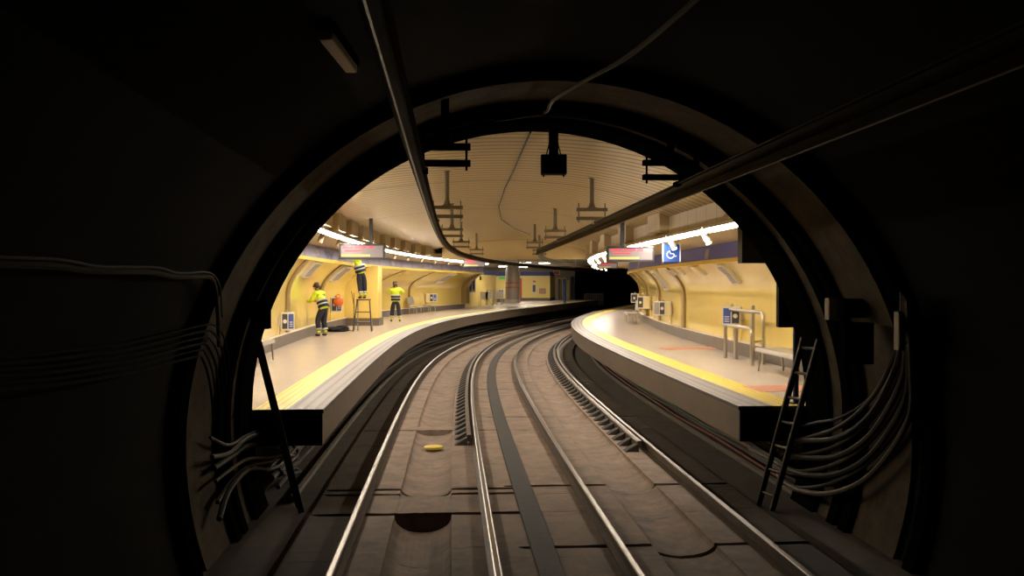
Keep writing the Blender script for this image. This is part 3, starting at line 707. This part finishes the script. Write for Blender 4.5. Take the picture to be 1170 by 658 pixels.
vent(s_at(732, lambda s: WR(s) - .3), 1, .6, .5, .95, 'narrow grey vent panel farthest along the right wall', 'dark_brown')
vent(s_at(381, lambda s: WL(s) + .3), -1, 1.2, .45, .93, 'slanted grey vent panel above the bending worker')
vent(s_at(349, lambda s: WL(s) + .3), -1, 1.0, .55, .95, 'slanted grey vent panel nearest the left tunnel mouth')
vent(s_at(508, lambda s: -5.6), -1, 1.4, .4, .93, 'slanted grey vent panel on the far left wall beyond the pier')
for px, m, lab in ((771, 'red_tape', 'small red notice high on the right wall'), (780, 'vent_grey', 'small grey notice right of the red one on the right wall')):
    vent(s_at(px, lambda s: WR(s) - .4), 1, .3, .75, .92, lab, m)
# ------------------------------------------------------------------ SEATS AND LEANING FRAMES
def bench(s0, s1, oi, oo, lab, back=False, sg=1, seat_h=.42):
    r = empty('bench', P((s0 + s1) / 2, (oi + oo) / 2, ZP), lab, 'bench')
    d = oo - oi
    prof = [(oi, ZP + seat_h - .05), (oi + d * .04, ZP + seat_h), (oi + d * .5, ZP + seat_h - .02), (oi + d * .95, ZP + seat_h + .01)]
    q = MB(); q.sweep(prof + [(o, z - .025) for o, z in prof[::-1]], frange(s0, s1, .25), True); q.build('seat', 'seat_metal', r, smooth=True)
    if back:
        prof = [(oi + d * .98, ZP + seat_h + .08), (oi + d * 1.06, ZP + seat_h + .45)]
        q = MB(); q.sweep(prof + [(o + .02 * sg, z) for o, z in prof[::-1]], frange(s0, s1, .25), True); q.build('backrest', 'seat_metal', r)
    for s in (s0 + .12, s1 - .12):
        for e in (-1, 1):
            pts = arc_s([P(s + .0, oi + d * .12 if e < 0 else oi + d * .88, ZP + seat_h - .04), P(s, (oi + d * .06) if e < 0 else oi + d * .96, ZP)], .05)
            q = MB(); q.tube(pts, .018, 8); q.build('leg', 'steel', r)
        q = MB(); q.tube([P(s, oi + d * .1, ZP + seat_h - .05), P(s, oi + d * .98, ZP + seat_h - .05)] + ([P(s, oi + d * 1.08, ZP + seat_h + .42)] if back else []), .018, 8); q.build('bearer', 'steel', r)
bench(15.3, 17.6, 4.38, 4.88, 'steel bench in front of the leaning frame on the right platform')
bs = s_at(722, 5.0, 13, 46)
bench(bs - 1.2, bs + 1.6, 4.75, 5.2, 'pale metal bench with backrest far along the right platform', True)
bench(18.8, 20.7, -4.68, -5.05, 'metal bench showing only its leg at the left tunnel mouth', False, -1)
ls = s_at(471, -6.2); bench(ls - .8, ls + .3, -5.75, -6.2, 'grey metal seat with backrest beyond the pier, nearer of two', True, -1)
ls = s_at(485, -6.2); bench(ls - .4, ls + .8, -5.75, -6.2, 'white metal bench under the far left help point', False, -1)
def lean(s0, s1, o, h, r, names='hoop', m='steel', rad=.036):
    q = MB(); q.tube(arc_s([P(s0, o, ZP), P(s0, o, ZP + h), P(s1, o, ZP + h + .0), P(s1, o, ZP)], .16, 7), rad, 10); q.build(names, m, r, smooth=True)
r = empty('leaning_support', P(20, 4.8, ZP), 'polished steel leaning frame of two tube hoops by the right wall', 'leaning frame')
lean(18.95, 21.75, 4.95, 1.0, r, 'rear_hoop'); lean(18.7, 20.6, 4.65, .70, r, 'front_hoop')
for s, o, h in ((20.35, 4.8, .74), (19.75, 4.97, 1.12)):
    q = MB(); q.sbox(s - .07, s + .07, o - .03, o + .03, ZP, ZP + h, 2); q.build('post', 'steel_dull', r, bevel=.006)
for z in (.28, .52):
    q = MB(); q.tube([P(20.6, 4.65, ZP + z), P(21.75, 4.95, ZP + z)], .022, 8); q.build('rung', 'steel', r)
q = MB(); q.tube([P(18.7, 4.65, ZP + .45), P(18.95, 4.95, ZP + .45)], .022, 8); q.build('rung', 'steel', r)
# ------------------------------------------------------------------ FAR HALL
def G(px, y, z=0): return Vector(((px - CX) / F * y, y, z))
def panelwall(a, b, z0, z1, th, m, name, par=None):
    a, b = Vector(a), Vector(b); d = (b - a).normalized(); nrm = Vector((-d.y, d.x, 0))
    q = MB(); q.hexa([(*p.xy, z0) for p in (a, b, b + nrm * th, a + nrm * th)] + [(*p.xy, z1) for p in (a, b, b + nrm * th, a + nrm * th)])
    o = q.build(name, m, par); return o
HB = ZP + 2.2
wa, wb = G(528, 64), G(566.5, 78)
st(panelwall(wa, wb, ZP, HB, .2, 'yellow_flat', 'wall_hall'))
st(panelwall(wa + Vector((0, -.05, 0)), wb + Vector((0, -.05, 0)), HB, HB + .34, .2, 'band_blue', 'trim_12'))
wn = G(538.8, 67.2)
def onwall(a, b, px):
    t = (px - CX) / F; d = b - a; k = (t * a.y - a.x) / (d.x - t * d.y); return a + d * k
w0, w1 = onwall(wa, wb, 534.5), onwall(wa, wb, 543.5)
wi = st(panelwall(w0 + Vector((0, -.04, 0)), w1 + Vector((0, -.04, 0)), ZP + .95, ZP + 2.0, .06, 'taupe', 'window_1'))
panelwall(w0.lerp(w1, .08) + Vector((0, -.06, 0)), w0.lerp(w1, .92) + Vector((0, -.06, 0)), ZP + 1.03, ZP + 1.94, .03, 'window_dark', 'pane', wi)
panelwall(w0.lerp(w1, .5) + Vector((-.0, -.08, 0)), w0.lerp(w1, .56) + Vector((0, -.08, 0)), ZP + 1.0, ZP + 1.97, .04, 'taupe', 'mullion', wi)
ra, rb = G(564, 84), G(582, 84)
st(panelwall(ra, rb, ZP, HB, .2, 'yellow_flat', 'wall_hall_recess')); st(panelwall(ra + Vector((0, -.05, 0)), rb + Vector((0, -.05, 0)), HB, HB + .34, .2, 'band_blue', 'trim_13')); st(panelwall(ra + Vector((0, -.06, 0)), rb + Vector((0, -.06, 0)), ZP, ZP + .28, .2, 'plinth', 'baseboard_recess'))
def plaque(px0, px1, py0, py1, y, m, lab, name, cat, inner=None, d=.05):
    a, b = G(px0, y), G(px1, y); z1, z0 = CAM + (YH - py0) / F * y, CAM + (YH - py1) / F * y
    o = panelwall(a, b, z0, z1, d, m, name); tag(o, lab, cat)
    if inner:
        iw = (b - a) * .14; panelwall(a + iw + Vector((0, -.015, 0)), b - iw + Vector((0, -.015, 0)), z0 + (z1 - z0) * .14, z1 - (z1 - z0) * .14, .03, inner, 'inner_panel', o)
    return o
plaque(569, 576, 330.5, 336, 83.93, 'panel_white', 'blue and white notice on the yellow recess wall left of the column', 'notice', 'notice', 'panel_blue')
plaque(570, 577, 316, 319, 83.9, 'green_sign', 'small green exit sign left of the stone column', 'exit_sign', 'sign')
plaque(547.5, 550, 315.5, 320, 70.5, 'panel_black', 'small dark loudspeaker high on the far hall wall', 'wall_speaker', 'speaker')
ka, kb, kc = G(594.5, 91), G(628.5, 91), G(634, 95)
KH = CAM + .72
for a, b, nm in ((ka, kb, ''), (kb, kc, '_return')):
    st(panelwall(a, b, ZP + .25, KH, .3, 'yellow_flat', 'wall_kiosk' + nm)); st(panelwall(a + Vector((0, -.05, 0)), b + Vector((0, -.05, 0)), KH, KH + .36, .3, 'band_blue', 'trim_14' if not nm else 'trim_15')); st(panelwall(a + Vector((0, .05, 0)), b + Vector((0, .05, 0)), ZP, ZP + .25, .3, 'plinth', 'baseboard_kiosk' + nm))
plaque(594.2, 596.2, 318, 342, 90.94, 'red', 'tall red strip on the left corner of the yellow kiosk', 'corner_strip', 'strip')
plaque(608, 612.5, 324, 335, 90.94, 'panel_white', 'upright notice with dark centre on the yellow kiosk', 'notice', 'notice', 'panel_black')
plaque(616, 623.5, 329.5, 335.5, 90.94, 'taupe', 'wide brown notice on the yellow kiosk', 'notice', 'notice', 'red_tape')
plaque(609, 612, 320.5, 322.5, 90.94, 'red', 'tiny red plate above the upright kiosk notice', 'plate', 'plate')
# exit passage right of the kiosk
st(panelwall(G(545, 97.4), G(640, 97.4), ZP, CAM + 1.6, .3, 'grey_ceiling', 'wall_end_left'))
da, db = G(630, 97), G(657, 97)
st(panelwall(da, db, ZP, CAM + 2.0, .3, 'taupe', 'wall_end'))
for i, (a, b, m) in enumerate(((637, 640.5, 'door_grey'), (643, 646.5, 'panel_blue'))):
    o = panelwall(G(a - .6, 96.9), G(b + .6, 96.9), ZP, ZP + 2.1, .1, 'yellow_flat', 'door_%d' % (i + 1)); st(o)
    panelwall(G(a, 96.8), G(b, 96.8), ZP, ZP + 2.02, .1, m, 'door_leaf', o)
plaque(647.5, 651, 320, 343, 96.8, 'panel_cream', 'pale yellow panel right of the blue door', 'wall_panel', 'panel')
plaque(652, 656, 316, 343, 96.0, 'bronze', 'tall brown cabinet at the dark end of the left platform', 'cabinet', 'cabinet')
plaque(632, 640, 309, 314, 94.0, 'panel_white', 'dark and red sign over the passage beside the kiosk', 'sign', 'sign', 'red')
p = G(645, 80, ZP)
r = empty('slim_post', p, 'slim blue post standing at the far end of the left platform', 'post')
q = MB(); q.tube([p, p + Vector((0, 0, 1.6))], .08, 10); q.build('pole', 'panel_blue', r); q = MB(); q.tube([p, p + Vector((0, 0, .04))], .16, 12); q.build('base_plate', 'panel_blue', r)
# column
p = G(585.5, 79.5, ZP)
r = empty('round_column', p, 'round stone column with two red bands in the far hall', 'column')
def ring_lathe(prof, n=28): 
    q = MB(); vs = []; fs = []
    for rr, z in prof:
        for k in range(n): a = 2 * math.pi * k / n; vs.append((p.x + rr * math.cos(a), p.y + rr * math.sin(a), p.z + z))
    for i in range(len(prof) - 1):
        for k in range(n): fs.append((i * n + k, i * n + (k + 1) % n, (i + 1) * n + (k + 1) % n, (i + 1) * n + k))
    fs.append(tuple(range(n - 1, -1, -1))); fs.append(tuple((len(prof) - 1) * n + k for k in range(n)))
    return q.add(vs, fs)
ring_lathe([(.56, .3), (.56, 2.5), (.52, 2.75), (.50, 3.13)]).build('shaft', 'column', r, smooth=True)
ring_lathe([(.60, 0), (.60, .3)]).build('plinth', 'column_base', r, smooth=True)
for z in (1.22, 1.56): ring_lathe([(.565, z), (.57, z + .01), (.57, z + .09), (.565, z + .1)]).build('red_band', 'red', r, smooth=True)
# hall ceiling, lights and dark end
q = MB(); q.add([G(470, 62, CAM + 1.58), G(760, 62, CAM + 1.58), G(760, 120, CAM + 1.58), G(470, 120, CAM + 1.58)], [(0, 1, 2, 3)]); st(q.build('ceiling_hall', 'grey_ceiling'))
q = MB(); q.add([P(62, -4.2, CAM + 1.40), P(62, 4.2, CAM + 1.40), P(62, 4.2, CAM + 1.62), P(62, -4.2, CAM + 1.62)], [(0, 1, 2, 3)]); st(q.build('wall_hall_lintel', 'grey_ceiling'))
for k, (px, y, w) in enumerate(((570, 70, 1.6), (562, 80, 1.6), (574, 88, 1.4), (600, 72, 1.6), (606, 82, 1.5), (618, 86, 1.5), (622, 74, 1.5), (598, 92, 1.4))):
    c = G(px, y, CAM + 1.575); r = empty('hall_light', c, 'small bright rectangular light in the far hall ceiling', 'ceiling light', 'far hall ceiling lights')
    q = MB(); w *= .55; q.box(c + Vector((0, 0, -.025)), w, .5, .06); q.build('frame', 'white_metal', r); q = MB(); q.box(c + Vector((0, 0, -.06)), w * .92, .42, .02); q.build('diffuser', 'hall_glow', r)
q = MB(); q.add([G(520, 122, -1), G(900, 122, -1), G(900, 122, 6), G(520, 122, 6)], [(0, 1, 2, 3)]); st(q.build('wall_far', 'far_dark'))
q = MB(); q.add([G(657, 97, ZP - .3), P(122, -3.2, ZP - .3), P(122, -3.2, 6), G(657, 97, 6)], [(0, 1, 2, 3)]); st(q.build('wall_far_side', 'far_dark'))
q = MB(); q.add([P(76, 3.2, -.2), P(76, 9, -.2), P(76, 9, 5), P(76, 3.2, 5)], [(0, 1, 2, 3)]); q.add([P(76, 3.2, -.2), P(122, 3.2, -.2), P(122, 3.2, 5), P(76, 3.2, 5)], [(0, 1, 2, 3)]); st(q.build('wall_far_right', 'far_dark'))
q = MB(); q.add([P(34, -6.3, 0), P(34, -9, 0), P(34, -9, 5), P(34, -6.3, 5)], [(0, 1, 2, 3)])
st(panelwall(G(478, 61.5), G(528, 64.5), ZP, CAM + 2.0, .2, 'yellow_flat', 'wall_hall_side'))
# barrier at the tunnel end
p = G(678, 94, ZP - .5)
r = empty('barrier', p, 'pale upright bar fence in front of the dark tunnel', 'fence')
for k in range(13):
    q = MB(); x = G(667.5 + k * 1.8, 94); q.box(x + Vector((0, 0, ZP + .05)), .045, .04, 1.1); q.build('upright', 'fence', r)
for z in (-.4, .58):
    q = MB(); q.box(G(678.3, 94, ZP + z), 1.9, .05, .05); q.build('bar', 'fence', r)
for k, lab in ((553, 'nearest'), (559, 'middle'), (571, 'farthest')):
    y = 70.3 if k < 565 else 76
    c = G(k, y, ZP); r = empty('metal_chair', c, 'grey metal seat in the far hall, ' + {'nearest': 'left of the leaning rail', 'middle': 'between the other two', 'farthest': 'next to the stone column'}[lab], 'seat')
    q = MB(); q.box(c + Vector((0, 0, .44)), .55, .45, .04); q.build('seat', 'seat_metal', r, bevel=.01)
    q = MB(); q.box(c + Vector((0, .22, .72)), .55, .04, .5); q.build('backrest', 'steel_dull', r, bevel=.01)
    for ex in (-.23, .23):
        for ey in (-.18, .18):
            q = MB(); q.tube([c + Vector((ex, ey, 0)), c + Vector((ex, ey, .43))], .025, 6); q.build('leg', 'steel_dull', r)
c = G(564.5, 72.5, ZP); r = empty('leaning_support', c, 'thin steel leaning rail between the far hall seats', 'leaning frame')
for e in (-.3, .3):
    q = MB(); q.tube(arc_s([c + Vector((e - .2, 0, 0)), c + Vector((e - .2, 0, 1.1)), c + Vector((e + .2, 0, 1.1)), c + Vector((e + .2, 0, 0))], .1), .03, 6); q.build('hoop', 'steel_dull', r)
# ------------------------------------------------------------------ STEP LADDER, CLOTHS, POLE
def gp(px, py):
    y = (CAM - ZP) * F / (py - YH); return G(px, y, ZP)
c = gp(415, 378.5)
r = empty('step_ladder', c, 'small folding step ladder under the worker on the left platform', 'step ladder')
HT = 1.02
for e in (-1, 1):
    q = MB(); q.bar(c + Vector((e * .30, -.22, 0)), c + Vector((e * .20, .05, HT)), .035, .05, (0, 1, 0)); q.build('front_leg', 'dark_brown', r)
    q = MB(); q.bar(c + Vector((e * .24, .42, 0)), c + Vector((e * .19, .10, HT)), .03, .035, (0, 1, 0)); q.build('rear_leg', 'steel_dull', r)
for k in (.28, .62):
    w = .30 - .1 * k; q = MB(); q.box(c + Vector((0, -.22 + .27 * k, HT * k)), w * 2, .10, .03); q.build('step', 'dark_brown', r)
q = MB(); q.box(c + Vector((0, .08, HT + .01)), .44, .26, .04); q.build('top_step', 'dark_brown', r)
q = MB(); q.box(c + Vector((0, .37, .3)), .44, .02, .03); q.build('brace', 'steel_dull', r)
c2 = gp(404.5, 377); q = MB(); q.tube([c2, c2 + Vector((-.02, .1, 1.25))], .014, 8); q.build('x', 'dark_brown') if False else None
r = empty('tool_pole', c2, 'thin dark pole with a slanting handle left of the step ladder', 'pole')
q.build('shaft', 'dark_brown', r)
q = MB(); q.tube([c2 + Vector((0, .06, .75)), c2 + Vector((-.1, .1, 1.3))], .012, 8); q.build('handle', 'dark_brown', r)
c = gp(386, 379); r = empty('dark_bag', c, 'limp black bag lying by the wall behind the bending worker', 'bag')
lump(c + Vector((0, .05, .075)), .42, .26, .09, 11, .25, 20, 8).build('bag_body', 'cloth_black', r, smooth=True)
lump(c + Vector((.12, .05, .12)), .2, .16, .09, 5, .25).build('fold', 'cloth_black', r, smooth=True)
# ------------------------------------------------------------------ PEOPLE
def skinned(name, verts, edges, radii, m, parent, origin, root=0, sub=2):
    me = bpy.data.meshes.new(name); me.from_pydata([Vector(v) for v in verts], edges, [])
    o = bpy.data.objects.new(name, me); COL.objects.link(o)
    sk = o.modifiers.new('Skin', 'SKIN'); sk.use_smooth_shade = True; sk.branch_smoothing = .4
    lay = me.skin_vertices[0].data if me.skin_vertices else None
    if lay is None:
        bm = bmesh.new(); bm.from_mesh(me); bm.verts.layers.skin.verify(); bm.to_mesh(me); bm.free(); lay = me.skin_vertices[0].data
    for i, rr in enumerate(radii):
        lay[i].radius = rr if isinstance(rr, tuple) else (rr, rr); lay[i].use_root = (i == root)
    sb = o.modifiers.new('Subdivision', 'SUBSURF'); sb.levels = sub; sb.render_levels = sub
    dg = bpy.context.evaluated_depsgraph_get(); em = bpy.data.meshes.new_from_object(o.evaluated_get(dg))
    bpy.data.objects.remove(o); em.materials.append(M[m])
    for p in em.polygons: p.use_smooth = True
    n = bpy.data.objects.new(name, em); COL.objects.link(n); n.parent = parent; return n
class Chain:
    def __init__(self): self.v, self.e, self.r = [], [], []
    def add(self, p, r, link=None):
        self.v.append(Vector(p)); self.r.append(r); i = len(self.v) - 1
        if link is not None: self.e.append((link, i))
        return i
def person(loc, rotz, scale, J, lab, curl=.5):
    """J: joint positions in metres, facing +Y, for a 1.72 m adult"""
    r = empty('person', loc, lab, 'person'); r.rotation_euler.z = rotz; r.scale = (scale,) * 3
    J = {k: Vector(v) for k, v in J.items()}
    c = Chain()
    pel = c.add(J['pelvis'], (.105, .075)); wa_ = c.add(J['waist'], (.095, .07), pel); ch = c.add(J['chest'], (.105, .075), wa_)
    nb = c.add(J['neck'], (.065, .065), ch); up = (J['head'] - J['neck']).normalized()
    fw = J.get('look', Vector((0, 1, 0))).normalized(); fw = (fw - up * fw.dot(up)).normalized(); sd = fw.cross(up)
    ja = c.add(J['neck'] + up * .085, (.06, .065), nb); h1 = c.add(J['head'] - up * .02 + fw * .012, (.078, .098), ja); h2 = c.add(J['head'] + up * .075, (.07, .085), h1)
    ns = c.add(J['head'] - up * .035 + fw * .105, .016, h1)
    for e in (-1, 1): c.add(J['head'] - up * .03 + sd * e * .088, .018, h1)
    c.add(J['head'] - up * .095 + fw * .075, .028, ja)
    for e, n in ((-1, 'l'), (1, 'r')):
        sh = c.add(J['sh_' + n], .052, ch); el = c.add(J['el_' + n], .045, sh); wr = c.add(J['wr_' + n], .029, el)
        d = (J['wr_' + n] - J['el_' + n]).normalized(); a = d.cross(Vector((0, 0, 1))); a = a.normalized() if a.length > .1 else Vector((1, 0, 0)); b = a.cross(d)
        pm = c.add(J['wr_' + n] + d * .06, (.038, .018), wr)
        for k, (off, ln) in enumerate(((-.03, .075), (-.01, .085), (.011, .08), (.031, .062))):
            k0 = J['wr_' + n] + d * .095 + a * off; k1 = k0 + d * ln * .5 - b * .012 * curl * 2; k2 = k1 + d * ln * .4 - b * .03 * curl
            i0 = c.add(k0, .011, pm); i1 = c.add(k1, .010, i0); c.add(k2, .008, i1)
        t0 = c.add(J['wr_' + n] + d * .045 + a * -.045, .013, pm); c.add(J['wr_' + n] + d * .09 + a * -.062 - b * .02, .010, t0)
        hp = c.add(J['hip_' + n], .078, pel); kn = c.add(J['kn_' + n], .058, hp); an = c.add(J['an_' + n], .042, kn); c.add(J['toe_' + n], .036, an)
    skinned('body', c.v, c.e, c.r, 'skin', r, loc)
    k = Chain(); w00 = k.add(J['waist'] - (J['chest'] - J['waist']) * .95, (.18, .148)); w0 = k.add(J['waist'] - (J['chest'] - J['waist']) * .6, (.178, .146), w00); w1 = k.add(J['waist'], (.172, .14), w0); c1 = k.add(J['chest'], (.20, .165), w1)
    c2_ = k.add(J['chest'].lerp(J['neck'], .62), (.15, .13), c1); k.add(J['neck'] + up * .03, (.085, .085), c2_)
    for n in 'lr':
        s_ = k.add(J['sh_' + n], .088, c2_); e_ = k.add(J['el_' + n], .074, s_); k.add(J['el_' + n].lerp(J['wr_' + n], .92), .048, e_)
    skinned('jacket', k.v, k.e, k.r, 'hivis', r, loc)
    k = Chain(); p0 = k.add(J['pelvis'] + Vector((0, 0, .05)), (.15, .118)); p1 = k.add(J['pelvis'] - Vector((0, 0, .03)), (.15, .12), p0)
    for n in 'lr':
        h_ = k.add(J['hip_' + n] + (J['kn_' + n] - J['hip_' + n]) * .12, .122, p1); k_ = k.add(J['kn_' + n], .094, h_); k.add(J['kn_' + n].lerp(J['an_' + n], .72), .080, k_)
    skinned('trousers', k.v, k.e, k.r, 'navy', r, loc)
    def band(a, b, t, rx, m, nm):
        p = a.lerp(b, t); d = (b - a).normalized(); q = MB(); 
        q.tube([p - d * .026, p + d * .026], rx, 16, False)
        base = MB(); base.v, base.f, base.uv, base.mi = q.v, q.f, q.uv, q.mi
        me = bpy.data.meshes.new(nm); me.from_pydata(base.v, [], base.f); me.materials.append(M[m]); o = bpy.data.objects.new(nm, me); COL.objects.link(o); o.parent = r
        so = o.modifiers.new('Solid', 'SOLIDIFY'); so.thickness = .012
        for pp in me.polygons: pp.use_smooth = True
        return o
    lo = J['waist'] - (J['chest'] - J['waist']) * .5
    # navy and reflective hoops of the jacket: oval sleeves round the trunk
    def hoop(t, hgt, m, nm, g=1.0):
        p = lo.lerp(J['chest'], t); d = (J['chest'] - lo).normalized(); x = Vector((1, 0, 0)); x = (x - d * x.dot(d)).normalized(); y = d.cross(x)
        rx, ry = .186 * g, .156 * g; vs = []; n = 24
        for z in (-hgt / 2, hgt / 2):
            for q_ in (1, 1.06):
                for i in range(n): a = 2 * math.pi * i / n; vs.append(p + d * z + x * rx * q_ * math.cos(a) + y * ry * q_ * math.sin(a))
        fs = []
        for i in range(n):
            j = (i + 1) % n; fs += [(n + i, n + j, 3 * n + j, 3 * n + i), (i, 2 * n + i, 2 * n + j, j), (2 * n + i, 3 * n + i, 3 * n + j, 2 * n + j), (i, j, n + j, n + i)]
        me = bpy.data.meshes.new(nm); me.from_pydata(vs, [], fs); me.materials.append(M[m]); o = bpy.data.objects.new(nm, me); COL.objects.link(o); o.parent = r
        for pp in me.polygons: pp.use_smooth = True
    hoop(.02, .10, 'navy', 'jacket_hem', 1.0); hoop(.22, .055, 'reflective', 'reflective_band', 1.0); hoop(.40, .09, 'navy', 'navy_panel', 1.02); hoop(.56, .05, 'reflective', 'reflective_band', 1.04)
    for n in 'lr':
        band(J['kn_' + n], J['an_' + n], .62, .092, 'reflective', 'leg_band'); 
        k = Chain(); a0 = k.add(J['kn_' + n].lerp(J['an_' + n], .70), .088); a1 = k.add(J['kn_' + n].lerp(J['an_' + n], .95), .078, a0); skinned('gaiter', k.v, k.e, k.r, 'hivis', r, loc, 0, 1)
        k = Chain(); dn = Vector((0, 0, -.03)); a0 = k.add(J['an_' + n] + Vector((0, 0, .03)), .058); a1 = k.add(J['an_' + n] + Vector((0, 0, -.035)) + (J['toe_' + n] - J['an_' + n]) * .1, .056, a0); k.add(J['toe_' + n] + Vector((0, 0, .012)), (.05, .04), a1)
        k.add(J['an_' + n] + Vector((0, 0, -.045)) - (J['toe_' + n] - J['an_' + n]) * .35, .045, a1); skinned('boot', k.v, k.e, k.r, 'boot', r, loc, 0, 1)
    k = Chain(); a0 = k.add(J['head'] + up * .03 - fw * .035, (.088, .088)); a1 = k.add(J['head'] + up * .085 - fw * .005, (.082, .092), a0); k.add(J['head'] - up * .04 - fw * .055, (.06, .05), a0)
    skinned('hair', k.v, k.e, k.r, 'hair', r, loc)
    for e in (-1, 1):
        q = lump(J['head'] + fw * .098 + sd * e * .032 + up * .005, .012, .012, .012, 1, 0, 8, 6)
        me = bpy.data.meshes.new('eye'); me.from_pydata(q.v, [], q.f); me.materials.append(M['black']); o = bpy.data.objects.new('eye', me); COL.objects.link(o); o.parent = r
    return r
STAND = dict(pelvis=(0, 0, .95), waist=(0, .0, 1.08), chest=(0, .0, 1.30), neck=(0, .0, 1.46), head=(0, .02, 1.60),
             sh_l=(-.19, 0, 1.41), el_l=(-.27, -.02, 1.14), wr_l=(-.26, .1, .92), sh_r=(.19, 0, 1.41), el_r=(.27, -.02, 1.14), wr_r=(.26, .1, .92),
             hip_l=(-.09, 0, .90), kn_l=(-.11, .02, .50), an_l=(-.12, -.01, .09), toe_l=(-.14, .15, .045), hip_r=(.09, 0, .90), kn_r=(.11, .02, .50), an_r=(.12, -.01, .09), toe_r=(.14, .15, .045))
def pose(**k): d = dict(STAND); d.update(k); return d
# bending worker at the wall: stoops slightly, hands on the rib
w1p = gp(367, 384.5)
person(w1p, math.radians(62), .93, pose(pelvis=(0, -.10, .93), waist=(0, -.05, 1.06), chest=(0, .04, 1.27), neck=(0, .13, 1.42), head=(.01, .19, 1.55), look=(0, 1, -.45),
       sh_l=(-.19, .10, 1.37), el_l=(-.27, .18, 1.12), wr_l=(-.18, .40, 1.13), sh_r=(.19, .08, 1.37), el_r=(.29, .14, 1.12), wr_r=(.2, .38, 1.12),
       hip_l=(-.09, -.08, .88), kn_l=(-.12, .05, .49), an_l=(-.12, -.02, .09), hip_r=(.09, -.08, .88), kn_r=(.12, .0, .49), an_r=(.13, -.08, .09), toe_l=(-.13, .14, .045), toe_r=(.15, .08, .045)),
       'worker in yellow hi-vis jacket stooping at the left wall with both hands raised')
# worker on the step ladder: head hidden behind the display, arms up to the cornice
c = gp(414.5, 378.5)
person(Vector((c.x + .0, c.y + .08, ZP + HT + .03)), math.radians(40), .95, pose(pelvis=(-.10, -.01, .95), waist=(-.14, .0, 1.08), chest=(-.20, .03, 1.30), neck=(-.24, .05, 1.45), head=(-.26, .07, 1.57), look=(0, 1, .35),
       sh_l=(-.40, .05, 1.42), el_l=(-.52, .22, 1.46), wr_l=(-.38, .38, 1.58), sh_r=(-.02, .03, 1.43), el_r=(.06, .22, 1.47), wr_r=(-.08, .38, 1.58),
       hip_l=(-.18, 0, .90), kn_l=(-.12, .03, .50), an_l=(-.08, .0, .09), toe_l=(-.09, .15, .045), hip_r=(0, 0, .90), kn_r=(.06, .02, .50), an_r=(.07, -.01, .09), toe_r=(.09, .14, .045)),
       'worker standing on the step ladder, head hidden behind the display')
# third worker, seen from behind, hands at head height
person(gp(452, 368), math.radians(8), .94, pose(sh_l=(-.20, .03, 1.41), el_l=(-.36, .14, 1.26), wr_l=(-.15, .24, 1.48), sh_r=(.20, .03, 1.41), el_r=(.36, .14, 1.26), wr_r=(.15, .24, 1.48), head=(-.02, .05, 1.59),
       kn_l=(-.14, .03, .5), an_l=(-.18, -.02, .09), toe_l=(-.2, .13, .045), kn_r=(.13, -.0, .5), an_r=(.17, -.04, .09), toe_r=(.2, .12, .045)),
       'worker in yellow hi-vis jacket standing beyond the pier, seen from behind')
# ------------------------------------------------------------------ CAMERA, WORLD
cam = bpy.data.cameras.new('camera'); co = bpy.data.objects.new('camera', cam); COL.objects.link(co)
cam.sensor_width = 36; cam.lens = 36 * F / 1170; cam.clip_start = .05; cam.clip_end = 400
co.location = (0, 0, CAM); co.rotation_euler = (math.radians(90) - math.atan(5 / F), 0, 0)
S.camera = co
w = bpy.data.worlds.new('world'); S.world = w; w.use_nodes = True
w.node_tree.nodes['Background'].inputs[0].default_value = (0, 0, 0, 1); w.node_tree.nodes['Background'].inputs[1].default_value = 0
S.view_settings.view_transform = 'Standard'; S.view_settings.look = 'None'; S.view_settings.gamma = 1; S.view_settings.use_curve_mapping = False
S.view_settings.exposure = 0.0
S.cycles.use_denoising = True; S.cycles.max_bounces = 8; S.cycles.diffuse_bounces = 5; S.cycles.sample_clamp_indirect = 6
